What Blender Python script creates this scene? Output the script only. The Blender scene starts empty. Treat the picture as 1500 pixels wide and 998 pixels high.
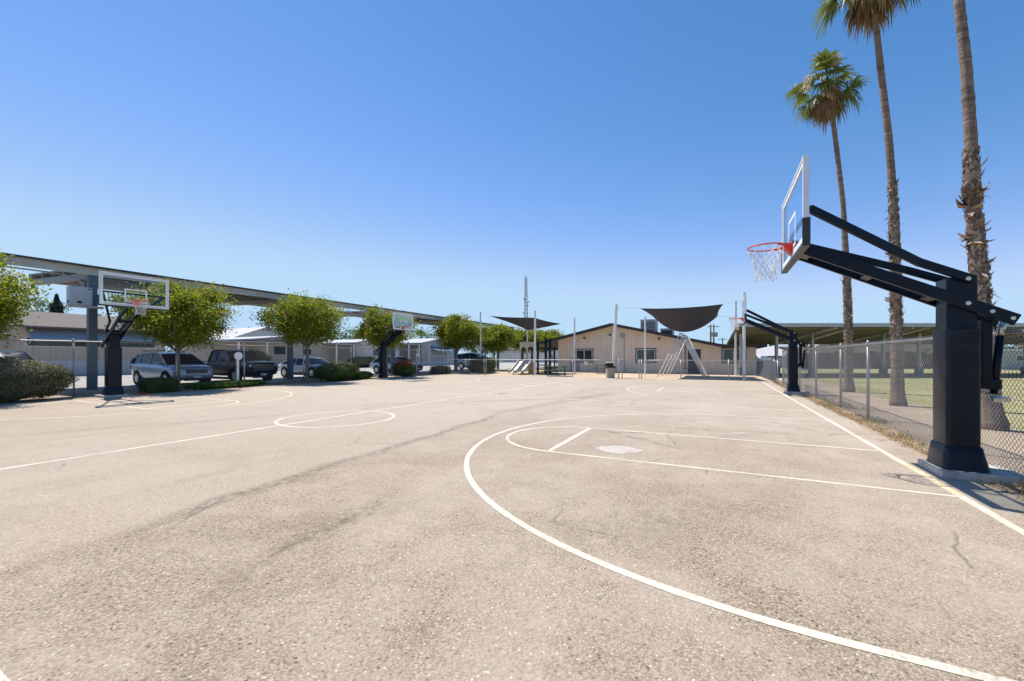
import bpy, bmesh, math, random
from mathutils import Vector, Matrix, noise as mnoise
R = random.Random(7)
PI = math.pi
TH = math.radians(26.66)
EYE = 1.45
scene = bpy.context.scene
COL = scene.collection
CT, ST = math.cos(TH), math.sin(TH)

def from_view(px, D):
    """world x,y of a spot at depth D (metres) and sideways angle px (photo column)"""
    X = (px-750)/602.4*D
    return (X*CT-D*ST, X*ST+D*CT)

# ------------------------------------------------------------------ objects
def tag(o, label=None, cat=None, group=None, kind=None):
    if label: o['label'] = label
    if cat: o['category'] = cat
    if group: o['group'] = group
    if kind: o['kind'] = kind
    return o

def thing(name, label, cat, loc=(0, 0, 0), rz=0.0, group=None):
    o = bpy.data.objects.new(name, None)
    COL.objects.link(o)
    o.empty_display_size = 0.2
    o.location = loc if len(loc) == 3 else (loc[0], loc[1], 0)
    o.rotation_euler = (0, 0, rz)
    return tag(o, label, cat, group)

def copy_tree(o, parent=None):
    c = o.copy()
    COL.objects.link(c)
    c.parent = parent
    for ch in list(o.children):
        copy_tree(ch, c)
    return c

class MB:
    def __init__(s):
        s.v = []; s.f = []; s.m = []; s.mi = 0
    def add(s, vs, fs):
        b = len(s.v)
        s.v += [tuple(p) for p in vs]
        s.f += [tuple(b+i for i in f) for f in fs]
        s.m += [s.mi]*len(fs)
    def box(s, cx, cy, cz, sx, sy, sz, rot=None):
        vs = []
        for z in (-.5, .5):
            for x, y in ((-.5, -.5), (.5, -.5), (.5, .5), (-.5, .5)):
                p = Vector((x*sx, y*sy, z*sz))
                if rot is not None: p = rot @ p
                vs.append((p.x+cx, p.y+cy, p.z+cz))
        s.add(vs, [(3, 2, 1, 0), (4, 5, 6, 7), (0, 1, 5, 4), (1, 2, 6, 5), (2, 3, 7, 6), (3, 0, 4, 7)])
    def b2(s, x0, x1, y0, y1, z0, z1):
        s.box((x0+x1)/2, (y0+y1)/2, (z0+z1)/2, abs(x1-x0), abs(y1-y0), abs(z1-z0))
    def bar(s, p, q, w, h, up=(0, 0, 1)):
        p = Vector(p); q = Vector(q); d = q-p; L = d.length
        if L < 1e-6: return
        d.normalize(); u = Vector(up)
        if abs(d.dot(u)) > .98: u = Vector((1, 0, 0))
        a = d.cross(u).normalized(); b = a.cross(d).normalized()
        vs = []
        for c in (p, q):
            for x, y in ((-.5, -.5), (.5, -.5), (.5, .5), (-.5, .5)):
                vs.append(c+a*x*w+b*y*h)
        s.add(vs, [(0, 1, 2, 3), (7, 6, 5, 4), (0, 4, 5, 1), (1, 5, 6, 2), (2, 6, 7, 3), (3, 7, 4, 0)])
    def tube(s, pts, rad, n=8, cap=True):
        pts = [Vector(p) for p in pts]
        if not hasattr(rad, '__len__'): rad = [rad]*len(pts)
        rings = []
        up = Vector((0, 0, 1))
        for i, p in enumerate(pts):
            d = (pts[min(i+1, len(pts)-1)]-pts[max(i-1, 0)])
            d.normalize()
            u = up if abs(d.z) < .95 else Vector((1, 0, 0))
            a = d.cross(u).normalized(); b = a.cross(d)
            rings.append([p+(a*math.cos(t)+b*math.sin(t))*rad[i] for t in [2*PI*k/n for k in range(n)]])
        s.loft(rings, cap)
    def loft(s, rings, cap=True, close=True):
        n = len(rings[0]); vs = []; fs = []
        for r in rings: vs += list(r)
        for i in range(len(rings)-1):
            for k in range(n if close else n-1):
                k2 = (k+1) % n
                fs.append((i*n+k, i*n+k2, (i+1)*n+k2, (i+1)*n+k))
        if cap:
            fs.append(tuple(reversed(range(n))))
            fs.append(tuple((len(rings)-1)*n+k for k in range(n)))
        s.add(vs, fs)
    def lathe(s, prof, n=16, c=(0, 0, 0), axis='z', cap=True):
        rings = []
        for r, z in prof:
            ring = []
            for k in range(n):
                t = 2*PI*k/n
                if axis == 'z': p = (c[0]+r*math.cos(t), c[1]+r*math.sin(t), c[2]+z)
                elif axis == 'y': p = (c[0]+r*math.sin(t), c[1]+z, c[2]+r*math.cos(t))
                else: p = (c[0]+z, c[1]+r*math.cos(t), c[2]+r*math.sin(t))
                ring.append(p)
            rings.append(ring)
        s.loft(rings, cap)
    def prism(s, poly, y0, y1, axis='y'):
        """poly in (x,z) extruded along y (or (y,z) along x, (x,y) along z)"""
        n = len(poly)
        def P(a, b, t):
            return (a, t, b) if axis == 'y' else ((t, a, b) if axis == 'x' else (a, b, t))
        vs = [P(a, b, y0) for a, b in poly]+[P(a, b, y1) for a, b in poly]
        fs = [tuple(reversed(range(n))), tuple(range(n, 2*n))]
        fs += [(i, (i+1) % n, n+(i+1) % n, n+i) for i in range(n)]
        s.add(vs, fs)
    def build(s, name, mats, parent=None, smooth=False, bevel=0.0, fix=True):
        me = bpy.data.meshes.new(name)
        me.from_pydata(s.v, [], s.f)
        if not isinstance(mats, (list, tuple)): mats = [mats]
        for m in mats: me.materials.append(m)
        if len(mats) > 1: me.polygons.foreach_set('material_index', s.m)
        if fix:
            bm = bmesh.new(); bm.from_mesh(me)
            bmesh.ops.recalc_face_normals(bm, faces=bm.faces)
            bm.to_mesh(me); bm.free()
        if smooth: me.polygons.foreach_set('use_smooth', [True]*len(me.polygons))
        me.update()
        o = bpy.data.objects.new(name, me)
        COL.objects.link(o)
        if parent is not None: o.parent = parent
        if bevel:
            md = o.modifiers.new('Bevel', 'BEVEL'); md.width = bevel; md.segments = 2
            md.limit_method = 'ANGLE'; md.angle_limit = math.radians(40)
        return o

# ------------------------------------------------------------------ materials
class NT:
    def __init__(s, name):
        s.mat = bpy.data.materials.new(name); s.mat.use_nodes = True
        s.t = s.mat.node_tree; s.t.nodes.clear()
        s.out = s.n('ShaderNodeOutputMaterial')
    def n(s, typ, **kw):
        nd = s.t.nodes.new(typ)
        for k, v in kw.items():
            if k.startswith('i_'):
                nd.inputs[k[2:].replace('_', ' ')].default_value = v
            else: setattr(nd, k, v)
        return nd
    def l(s, a, b): s.t.links.new(a, b)
    def math(s, op, a, b=None, clamp=False):
        nd = s.n('ShaderNodeMath', operation=op, use_clamp=clamp)
        for i, x in enumerate((a, b)):
            if x is None: continue
            if hasattr(x, 'is_linked'): s.l(x, nd.inputs[i])
            else: nd.inputs[i].default_value = x
        return nd.outputs[0]
    def mix(s, f, a, b, blend='MIX'):
        nd = s.n('ShaderNodeMix', data_type='RGBA', blend_type=blend)
        for idx, x in ((0, f), (6, a), (7, b)):
            if hasattr(x, 'is_linked'): s.l(x, nd.inputs[idx])
            else: nd.inputs[idx].default_value = x if idx == 0 else (*x[:3], 1)
        return nd.outputs[2]
    def ramp(s, f, a, b, lo=0.0, hi=1.0):
        nd = s.n('ShaderNodeMapRange', clamp=True)
        s.l(f, nd.inputs[0])
        nd.inputs[1].default_value = a; nd.inputs[2].default_value = b
        nd.inputs[3].default_value = lo; nd.inputs[4].default_value = hi
        return nd.outputs[0]
    def noise(s, vec, scale, detail=3, rough=.55, dist=0.0):
        nd = s.n('ShaderNodeTexNoise')
        nd.inputs['Scale'].default_value = scale; nd.inputs['Detail'].default_value = detail
        nd.inputs['Roughness'].default_value = rough; nd.inputs['Distortion'].default_value = dist
        if vec is not None: s.l(vec, nd.inputs['Vector'])
        return nd.outputs[0]
    def coord(s, which='Object'):
        return s.n('ShaderNodeTexCoord').outputs[which]
    def mapping(s, vec, scale=(1, 1, 1), rot=(0, 0, 0), loc=(0, 0, 0)):
        nd = s.n('ShaderNodeMapping')
        s.l(vec, nd.inputs[0]); nd.inputs['Scale'].default_value = scale
        nd.inputs['Rotation'].default_value = rot; nd.inputs['Location'].default_value = loc
        return nd.outputs[0]
    def princ(s, col, rough=.6, metal=0.0, spec=.5):
        p = s.n('ShaderNodeBsdfPrincipled')
        if hasattr(col, 'is_linked'): s.l(col, p.inputs['Base Color'])
        else: p.inputs['Base Color'].default_value = (*col[:3], 1)
        if hasattr(rough, 'is_linked'): s.l(rough, p.inputs['Roughness'])
        else: p.inputs['Roughness'].default_value = rough
        p.inputs['Metallic'].default_value = metal
        p.inputs['Specular IOR Level'].default_value = spec
        return p
    def bump(s, p, h, strength=.3, dist=.01):
        b = s.n('ShaderNodeBump'); b.inputs['Strength'].default_value = strength
        b.inputs['Distance'].default_value = dist
        s.l(h, b.inputs['Height']); s.l(b.outputs[0], p.inputs['Normal'])
    def done(s, sh):
        s.l(sh, s.out.inputs[0]); return s.mat

def sc(c, k): return tuple(min(1, x*k) for x in c)

def mat(name, col, rough=.6, metal=0.0, var=.15, scale=6.0, bump=0.0, stretch=(1, 1, 1), spec=.5, dirt=None):
    m = NT(name)
    v = m.mapping(m.coord(), scale=stretch)
    f = m.noise(v, scale, 4, .6)
    f2 = m.ramp(f, .3, .7)
    c = m.mix(f2, sc(col, 1-var), sc(col, 1+var))
    if dirt:
        g = m.ramp(m.noise(m.coord(), dirt[1], 5, .65), .52, .72)
        c = m.mix(g, c, dirt[0])
    p = m.princ(c, rough, metal, spec)
    r = m.ramp(f, .25, .75, max(.02, rough-.08), min(1, rough+.08)); m.l(r, p.inputs['Roughness'])
    if bump:
        m.bump(p, m.noise(v, scale*6, 3), bump, .01)
    return m.done(p.outputs[0])

def leaf_mat(name, a, b, transl=.35, rough=.55):
    m = NT(name)
    g = m.n('ShaderNodeNewGeometry')
    big = m.ramp(m.noise(m.coord(), 1.6, 2), .35, .65)
    f = m.math('ADD', m.math('MULTIPLY', g.outputs['Random Per Island'], .65), m.math('MULTIPLY', big, .35))
    c = m.mix(f, a, b)
    p = m.princ(c, rough, 0, .3)
    t = m.n('ShaderNodeBsdfTranslucent')
    m.l(m.mix(.5, c, (b[0]*1.2, b[1]*1.2, b[2]*.6)), t.inputs[0])
    mx = m.n('ShaderNodeMixShader'); mx.inputs[0].default_value = transl
    m.l(p.outputs[0], mx.inputs[1]); m.l(t.outputs[0], mx.inputs[2])
    return m.done(mx.outputs[0])

def glass_mat(name, tint=(.93, .97, 1), refl=.6):
    m = NT(name)
    t = m.n('ShaderNodeBsdfTransparent'); t.inputs[0].default_value = (*tint, 1)
    g = m.n('ShaderNodeBsdfGlossy'); g.inputs['Roughness'].default_value = .02
    g.inputs[0].default_value = (.9, .95, 1, 1)
    fr = m.n('ShaderNodeFresnel'); fr.inputs[0].default_value = 1.5
    mx = m.n('ShaderNodeMixShader')
    m.l(m.math('MULTIPLY', fr.outputs[0], refl), mx.inputs[0])
    m.l(t.outputs[0], mx.inputs[1]); m.l(g.outputs[0], mx.inputs[2])
    return m.done(mx.outputs[0])

def asphalt_mat():
    m = NT('asphalt_aged')
    co = m.coord()
    sp = m.n('ShaderNodeSeparateXYZ'); m.l(co, sp.inputs[0])
    # worn-open (rough) and dust-filled (smooth) areas
    big = m.noise(co, .42, 5, .62, .4)
    mid = m.noise(m.mapping(co, loc=(17, 5, 0)), 1.5, 5, .68)
    zone = m.ramp(m.math('ADD', m.math('MULTIPLY', big, .55), m.math('MULTIPLY', mid, .45)), .41, .57)
    # the paving pass left of the long joint is smoother and paler
    side = m.ramp(m.math('ADD', m.math('ADD', sp.outputs[0], m.math('MULTIPLY', sp.outputs[1], .066)), m.math('MULTIPLY', m.math('SUBTRACT', m.noise(co, .9, 3), .5), .5)), -4.42, -4.22)
    zone = m.math('MULTIPLY', zone, m.math('ADD', m.math('MULTIPLY', side, .75), .25))
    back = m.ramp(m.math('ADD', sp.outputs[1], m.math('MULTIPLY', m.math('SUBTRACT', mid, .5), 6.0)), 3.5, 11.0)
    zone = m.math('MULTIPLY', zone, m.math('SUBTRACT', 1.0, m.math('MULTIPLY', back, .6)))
    vo = m.n('ShaderNodeTexVoronoi'); vo.inputs['Scale'].default_value = 85
    m.l(co, vo.inputs['Vector'])
    sa = m.n('ShaderNodeSeparateColor'); m.l(vo.outputs['Color'], sa.inputs[0])
    vo2 = m.n('ShaderNodeTexVoronoi'); vo2.inputs['Scale'].default_value = 46
    m.l(co, vo2.inputs['Vector'])
    sb = m.n('ShaderNodeSeparateColor'); m.l(vo2.outputs['Color'], sb.inputs[0])
    smooth = m.mix(sa.outputs[0], (.325, .265, .205), (.41, .34, .268))
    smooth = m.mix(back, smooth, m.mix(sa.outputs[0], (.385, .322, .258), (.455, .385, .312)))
    rough = m.mix(sa.outputs[0], (.175, .132, .09), (.44, .352, .262))
    gap = m.ramp(vo.outputs['Distance'], .35, .8)
    rough = m.mix(m.math('MULTIPLY', gap, .45), rough, (.165, .13, .095))
    c = m.mix(m.math('ADD', m.math('MULTIPLY', zone, .8), .10), smooth, rough)
    # lost stones leave dark pits; a few pale and bluish stones stand out
    pit = m.math('MULTIPLY', m.ramp(sb.outputs[1], .80, .92), m.ramp(vo2.outputs['Distance'], .5, .25))
    c = m.mix(m.math('MULTIPLY', m.math('MULTIPLY', pit, m.math('ADD', m.math('MULTIPLY', zone, .80), .16)), .95), c, (.06, .046, .033))
    chip = m.math('MULTIPLY', m.ramp(sb.outputs[2], .91, .97), m.ramp(vo2.outputs['Distance'], .38, .18))
    c = m.mix(m.math('MULTIPLY', chip, .65), c, (.70, .62, .52))
    chip2 = m.math('MULTIPLY', m.ramp(sb.outputs[0], .95, .98), m.ramp(vo2.outputs['Distance'], .38, .18))
    c = m.mix(m.math('MULTIPLY', chip2, .6), c, (.33, .35, .37))
    # broad stains
    n1 = m.ramp(m.noise(m.mapping(co, loc=(3, 9, 0)), .22, 4, .6), .38, .66)
    c = m.mix(m.math('MULTIPLY', n1, .16), c, (.48, .415, .345))
    n2 = m.ramp(m.noise(m.mapping(co, loc=(40, 3, 0)), .75, 6, .7), .52, .70)
    c = m.mix(m.math('MULTIPLY', n2, .18), c, (.185, .145, .105))
    # soft drag marks along the paving direction
    sx = m.mapping(co, scale=(1.0, .10, 1), rot=(0, 0, .07))
    n3 = m.ramp(m.noise(sx, 1.7, 5, .65), .55, .70)
    n3b = m.ramp(m.noise(co, 4.0, 5, .75), .40, .60)
    c = m.mix(m.math('MULTIPLY', m.math('MULTIPLY', n3, n3b), .24), c, (.13, .10, .075))
    def seam(ax, ay, bx, by, w, strength, c, wobble=.5):
        dx, dy = bx-ax, by-ay; L = math.hypot(dx, dy); dx /= L; dy /= L
        px = m.math('SUBTRACT', sp.outputs[0], ax); py = m.math('SUBTRACT', sp.outputs[1], ay)
        d = m.math('SUBTRACT', m.math('MULTIPLY', px, dy), m.math('MULTIPLY', py, dx))
        wob = m.math('MULTIPLY', m.math('SUBTRACT', m.noise(co, .9, 3), .5), wobble)
        d = m.math('ABSOLUTE', m.math('ADD', d, wob))
        t = m.math('ADD', m.math('MULTIPLY', px, dx), m.math('MULTIPLY', py, dy))
        ends = m.math('MULTIPLY', m.ramp(t, -.3, .6), m.ramp(t, L+.6, L-1.0))
        f = m.math('MULTIPLY', m.math('MULTIPLY', m.ramp(d, w, w*.1), ends), m.ramp(m.noise(co, 9, 6, .8), .40, .60))
        return m.mix(m.math('MULTIPLY', f, strength), c, (.10, .072, .048))
    c = seam(-4.42, 1.55, -4.95, 9.5, .17, .72, c)
    c = seam(-2.75, 1.35, -3.05, 3.2, .16, .7, c, .7)
    c = seam(-3.35, 2.0, -2.6, 3.3, .35, .42, c, 1.0)
    c = seam(-2.0, 8.95, 2.2, 9.3, .05, .75, c)
    c = seam(-5.2, 9.0, -3.6, 17.5, .4, .4, c)
    c = seam(-1.0, 3.2, .8, 5.4, .5, .35, c, 1.2)
    c = seam(-12.5, .8, -9.5, 7.0, .3, .3, c)
    c = seam(-9.5, 9.0, -3.4, 14.9, .3, .35, c)
    # hairline cracks
    ve = m.n('ShaderNodeTexVoronoi', feature='DISTANCE_TO_EDGE'); ve.inputs['Scale'].default_value = .55
    wv = m.n('ShaderNodeMix', data_type='VECTOR'); wv.inputs[0].default_value = .16
    nz = m.n('ShaderNodeTexNoise'); nz.inputs['Scale'].default_value = 2.5; nz.inputs['Detail'].default_value = 5
    m.l(co, nz.inputs['Vector']); m.l(co, wv.inputs[4]); m.l(nz.outputs['Color'], wv.inputs[5])
    m.l(wv.outputs[1], ve.inputs['Vector'])
    crack = m.math('MULTIPLY', m.ramp(ve.outputs['Distance'], .0085, .003), m.ramp(m.noise(m.mapping(co, loc=(8, 1, 0)), .5, 4, .6), .54, .60))
    c = m.mix(m.math('MULTIPLY', crack, .45), c, (.07, .055, .042))
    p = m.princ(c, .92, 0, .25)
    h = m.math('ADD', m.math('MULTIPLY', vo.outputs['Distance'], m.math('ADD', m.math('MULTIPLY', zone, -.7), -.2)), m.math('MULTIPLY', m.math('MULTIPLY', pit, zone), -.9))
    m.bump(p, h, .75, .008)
    return m.done(p.outputs[0])

def paint_mat(name, col, wear=.5):
    m = NT(name)
    co = m.coord()
    n = m.noise(co, 38, 6, .8); n2 = m.noise(co, 1.3, 4, .6)
    f = m.ramp(m.math('ADD', n, m.math('MULTIPLY', n2, .5)), .98-.28*wear, 1.12-.28*wear)
    c = m.mix(m.ramp(m.noise(co, 6, 4, .7), .35, .7), col, sc(col, .86))
    c = m.mix(f, c, (.36, .30, .24))
    p = m.princ(c, .75)
    m.bump(p, m.noise(co, 70, 3), .4, .004)
    return m.done(p.outputs[0])

def soil_mat(name, a, b, c3, s1=.5, s2=25):
    m = NT(name)
    co = m.coord()
    c = m.mix(m.ramp(m.noise(co, s1, 5, .65), .35, .65), a, b)
    c = m.mix(m.math('MULTIPLY', m.ramp(m.noise(co, s2, 4, .7), .5, .68), .7), c, c3)
    c = m.mix(m.math('MULTIPLY', m.ramp(m.noise(co, s2*3, 3, .7), .5, .75), .5), c, sc(b, 1.35))
    p = m.princ(c, .95, 0, .2)
    m.bump(p, m.noise(co, s2, 5, .7), .8, .03)
    return m.done(p.outputs[0])

def siding_mat(name, col, pitch=.203, axis=0, depth=.5, hor=False):
    m = NT(name)
    co = m.coord()
    sp = m.n('ShaderNodeSeparateXYZ'); m.l(co, sp.inputs[0])
    w = m.math('FRACT', m.math('MULTIPLY', sp.outputs[2 if hor else axis], 1/pitch))
    g = m.ramp(m.math('ABSOLUTE', m.math('SUBTRACT', w, .5)), .42, .47)
    n = m.ramp(m.noise(m.mapping(co, scale=(3, 3, .4)), 2, 4, .6), .3, .7)
    c = m.mix(n, sc(col, .9), sc(col, 1.07))
    c = m.mix(m.math('MULTIPLY', g, .45), c, sc(col, .45))
    p = m.princ(c, .8, 0, .3)
    m.bump(p, m.math('SUBTRACT', 1.0, g), depth, .02)
    return m.done(p.outputs[0])

def carpaint(name, col, metal=.4, rough=.32, coat=.35, spec=.5):
    m = NT(name)
    n = m.noise(m.coord(), 400, 2)
    c = m.mix(n, sc(col, .85), sc(col, 1.15))
    p = m.princ(c, rough, metal, spec)
    p.inputs['Coat Weight'].default_value = coat
    p.inputs['Coat Roughness'].default_value = .05
    return m.done(p.outputs[0])

def trunk_mat(name, a, b, ring=9.0):
    m = NT(name)
    co = m.coord()
    v = m.mapping(co, scale=(1, 1, ring))
    n = m.noise(v, 2.2, 4, .7)
    n2 = m.noise(m.mapping(co, scale=(14, 14, 1.2)), 1.5, 3, .6)
    f = m.ramp(m.math('ADD', m.math('MULTIPLY', n, .65), m.math('MULTIPLY', n2, .35)), .35, .65)
    c = m.mix(f, a, b)
    p = m.princ(c, .9, 0, .2)
    m.bump(p, n, 1.0, .04)
    return m.done(p.outputs[0])

M = {}
M['asphalt'] = asphalt_mat()
M['line'] = paint_mat('court_line_paint', (.68, .60, .48), .78)
M['line_yellow'] = paint_mat('yellowed_line_paint', (.70, .57, .36), .75)
M['line_faded'] = paint_mat('faded_line_paint', (.66, .59, .49), 1.0)
M['smear'] = paint_mat('paint_smear', (.53, .475, .43), 1.0)
M['dirt'] = soil_mat('dry_dirt', (.30, .225, .16), (.44, .35, .26), (.20, .14, .085))
M['chips'] = soil_mat('playground_chips', (.46, .345, .24), (.58, .46, .335), (.28, .19, .115), .6, 18)
M['lawn'] = soil_mat('dry_lawn', (.21, .225, .085), (.37, .315, .17), (.14, .18, .05), .16, 9)
M['land'] = soil_mat('far_land', (.22, .19, .10), (.30, .25, .15), (.12, .13, .05), .03, .8)
M['lot'] = soil_mat('parking_lot', (.34, .325, .30), (.42, .40, .37), (.26, .24, .22), .3, 30)
M['concrete'] = mat('concrete', (.50, .46, .41), .85, 0, .16, 5, .3, dirt=((.28, .24, .20), 3))
M['navy'] = mat('navy_powder_coat', (.004, .0085, .018), .34, 0, .2, 20, .02, spec=.22)
M['pad'] = mat('navy_vinyl_pad', (.004, .0085, .018), .36, 0, .18, 3, .05, spec=.26, dirt=((.016, .02, .028), 2.2))
M['blackpad'] = mat('black_rubber_edge', (.03, .03, .032), .45, 0, .2, 9)
M['boardframe'] = mat('white_board_frame', (.72, .74, .78), .35, .2, .05, 5)
M['boardpaint'] = mat('white_glass_marking', (.82, .84, .86), .4, 0, .04, 8)
M['glass'] = glass_mat('tempered_glass', (.93, .97, .985), .4)
M['rim'] = mat('orange_red_rim', (.62, .055, .025), .4, .1, .12, 9)
M['net'] = mat('white_net_cord', (.72, .70, .66), .9, 0, .1, 30)
M['bolt'] = mat('zinc_bolt', (.62, .60, .55), .35, .8, .1, 20)
M['yellow'] = mat('yellow_tag', (.62, .55, .05), .5)
M['galv'] = mat('galvanised_steel', (.40, .40, .40), .48, .75, .14, 10)
M['wire'] = mat('chain_link_wire', (.33, .33, .33), .5, .7, .15, 5)
M['wirefar'] = mat('weathered_link_wire', (.24, .24, .245), .55, .6, .15, 3)
M['whitepole'] = mat('white_painted_pole', (.74, .74, .74), .45, 0, .08, 3)
M['sail'] = mat('navy_shade_cloth', (.030, .035, .060), .8, 0, .14, 5, .15)
M['bluecol'] = mat('grey_blue_column', (.11, .165, .21), .55, .2, .12, 4)
M['steelbeam'] = mat('galvanised_beam', (.56, .545, .50), .6, .1, .14, 2.5, stretch=(1, .3, 4), dirt=((.34, .30, .25), 2))
M['deck'] = mat('panel_underside', (.27, .26, .25), .6, .2, .15, 3)
M['olivedeck'] = mat('olive_corrugated_underside', (.17, .16, .095), .6, .15, .2, 2, stretch=(1, 6, 1))
M['solar'] = mat('solar_panel_top', (.02, .025, .05), .2, .1, .1, 2)
M['cabinet'] = mat('light_grey_cabinet', (.52, .55, .58), .45, .1, .06, 3)
M['dark'] = mat('near_black', (.02, .02, .022), .5)
M['wallbeige'] = siding_mat('beige_vertical_siding', (.82, .675, .535))
M['rooftrim'] = mat('dark_roof_trim', (.035, .034, .04), .6, 0, .2, 4)
M['roofgrey'] = mat('grey_shingle_roof', (.20, .185, .175), .9, 0, .2, 9, .3)
M['wintrim'] = mat('dark_brown_window_trim', (.055, .045, .045), .6)
M['winframe'] = mat('white_vinyl_frame', (.72, .72, .70), .45)
M['winglass'] = mat('dark_window_glass', (.03, .05, .05), .06, 0, .3, 1.5, spec=.8)
M['doorblue'] = mat('dark_blue_door', (.035, .045, .075), .5)
M['tanpanel'] = mat('tan_play_panel', (.46, .38, .27), .5, 0, .12, 4)
M['slide'] = mat('cream_plastic_slide', (.76, .71, .60), .4, 0, .05, 4)
M['slideside'] = mat('grey_tan_slide_rail', (.40, .36, .30), .45)
M['green'] = mat('green_coated_steel', (.045, .11, .085), .5, 0, .15, 6)
M['canbody'] = mat('tan_aggregate_can', (.40, .34, .27), .85, 0, .25, 40, .4)
M['canlid'] = mat('dark_brown_bin_lid', (.035, .03, .027), .5)
M['hvac'] = mat('roof_unit_metal', (.34, .35, .37), .5, .4, .12, 3)
M['greyblue'] = mat('pale_grey_siding', (.46, .47, .48), .7)
M['homewhite'] = siding_mat('white_horizontal_siding', (.68, .67, .65), .2, hor=True)
M['homebeige'] = siding_mat('beige_panel_siding', (.55, .475, .39), .3, axis=1, depth=.2)
M['homecream'] = siding_mat('cream_home_siding', (.52, .45, .36), .25, axis=1, depth=.2)
M['homegrey'] = siding_mat('grey_home_siding', (.40, .41, .42), .2, hor=True)
M['skirt'] = siding_mat('white_skirting', (.62, .63, .66), .3, axis=1)
M['awning'] = mat('pale_metal_awning', (.36, .37, .39), .5, .1, .08, 3, stretch=(1, 6, 1))
M['awningblue'] = mat('blue_grey_awning', (.17, .23, .30), .5, .1, .1, 3)
M['shingle'] = mat('brown_grey_shingle', (.125, .105, .095), .9, 0, .2, 6, .3)
M['bark'] = trunk_mat('crape_myrtle_bark', (.17, .13, .10), (.36, .30, .24), 1.2)
M['palmbark'] = trunk_mat('palm_trunk', (.10, .065, .05), (.31, .24, .195), 7)
M['boots'] = leaf_mat('palm_boots', (.07, .04, .028), (.42, .32, .25), .0, .9)
M['leaf'] = leaf_mat('crape_myrtle_leaf', (.030, .068, .006), (.33, .37, .032), .46)
M['leafdark'] = leaf_mat('dark_green_leaf', (.025, .058, .016), (.10, .15, .035), .3)
M['leafgreen'] = leaf_mat('mid_green_leaf', (.05, .10, .02), (.15, .22, .045), .3)
M['conifer'] = leaf_mat('blue_green_needles', (.018, .035, .026), (.04, .065, .045), .1)
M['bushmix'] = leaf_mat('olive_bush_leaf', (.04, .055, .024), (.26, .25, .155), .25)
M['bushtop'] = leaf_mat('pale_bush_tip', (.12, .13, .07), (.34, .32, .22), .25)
M['redleaf'] = leaf_mat('red_tip_leaf', (.20, .06, .045), (.50, .16, .11), .3)
M['pink'] = leaf_mat('pink_blossom', (.42, .16, .20), (.62, .34, .36), .3)
M['palmleaf'] = leaf_mat('palm_frond', (.035, .07, .012), (.22, .25, .055), .28, .4)
M['palmdead'] = leaf_mat('dead_palm_frond', (.16, .10, .06), (.40, .28, .17), .2, .9)
M['palmflower'] = leaf_mat('palm_flower', (.50, .36, .24), (.72, .58, .42), .2, .9)
M['drygrass'] = leaf_mat('dry_grass_blade', (.30, .22, .09), (.50, .40, .22), .3)
M['greengrass'] = leaf_mat('green_grass_blade', (.09, .13, .035), (.26, .26, .10), .3)
M['tyre'] = mat('tyre_rubber', (.018, .018, .018), .85)
M['alloy'] = mat('alloy_wheel', (.55, .55, .56), .3, .8, .05, 9)
M['carglass'] = mat('car_glass', (.014, .021, .030), .09, 0, .2, 2, spec=.16)
M['lamp'] = mat('headlamp', (.55, .57, .6), .15, .3)
M['taillamp'] = mat('tail_lamp', (.35, .02, .02), .2)
M['chrome'] = mat('chrome', (.6, .6, .62), .15, .9)
M['greychrome'] = mat('grey_chrome', (.22, .23, .25), .3, .7)
M['trimblack'] = mat('black_trim', (.02, .02, .022), .55)
M['plate'] = mat('plate_white', (.7, .7, .7), .5)
M['red'] = mat('red_plastic', (.55, .04, .03), .45)
M['brownwall'] = mat('red_brown_fence', (.155, .075, .06), .85, 0, .25, 3, .2, stretch=(1, 1, .3))
M['tanwall'] = mat('tan_stucco', (.52, .40, .25), .85, 0, .08, 2)
M['greyroof'] = mat('pale_grey_roof', (.44, .43, .44), .8, 0, .08, 3)
M['tower'] = mat('tower_steel', (.10, .105, .115), .6, .2)
M['wood'] = mat('utility_pole_wood', (.10, .075, .06), .9)
M['signface'] = mat('pale_sign_face', (.66, .62, .44), .6)

# ------------------------------------------------------------------ ground sheets
def sheet(name, pts, z, m, **kw):
    mb = MB(); mb.add([(x, y, z) for x, y in pts], [tuple(range(len(pts)))])
    o = mb.build(name, m, fix=False)
    return tag(o, kind='structure', **kw)

sheet('ground', [(-700, -300), (700, -300), (700, 900), (-700, 900)], -.03, M['land'])
sheet('dirt_verge', [(2.2, -9), (7, -9), (7, 76), (2.2, 76)], -.012, M['dirt'])
sheet('planting_bed', [(-22.5, -6), (-19, -6), (-19, 40), (-22.5, 40)], -.012, M['dirt'])
sheet('lawn', [(60, -8), (90, 75), (5.2, 75)]+[(5.3+.55*mnoise.noise((1, q*.5, 6))+.2*mnoise.noise((2, q*1.7, 6)), q) for q in [40-.5*k for k in range(97)]], -.009, M['lawn'])
sheet('playground_ground', [(-21, 27.6), (4.2, 27.6), (4.2, 41), (-21, 41)], -.008, M['chips'])
sheet('parking_lot', [(-90, -20), (-22.45, -20), (-22.45, 41), (-21, 41), (-21, 110), (-90, 110)], -.016, M['lot'])
edge = []
y = -6.0
while y < 28.2:
    edge.append((2.66+.10*mnoise.noise((0, y*.9, 3))+.05*mnoise.noise((5, y*4, 1))+(0.12 if y < 6 else 0), y)); y += .25
back = []
x = 2.5
while x > -20:
    back.append((x, 28.25+.08*mnoise.noise((x*.8, 2, 9)))); x -= .5
left = []
y = 28.2
while y > -6:
    left.append((-20.15+.10*mnoise.noise((3, y*.7, 8))+.04*mnoise.noise((7, y*3, 1)), y)); y -= .4
sheet('basketball_court', [(-20.1, -6)]+edge+back+left, 0.0, M['asphalt'])

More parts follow.
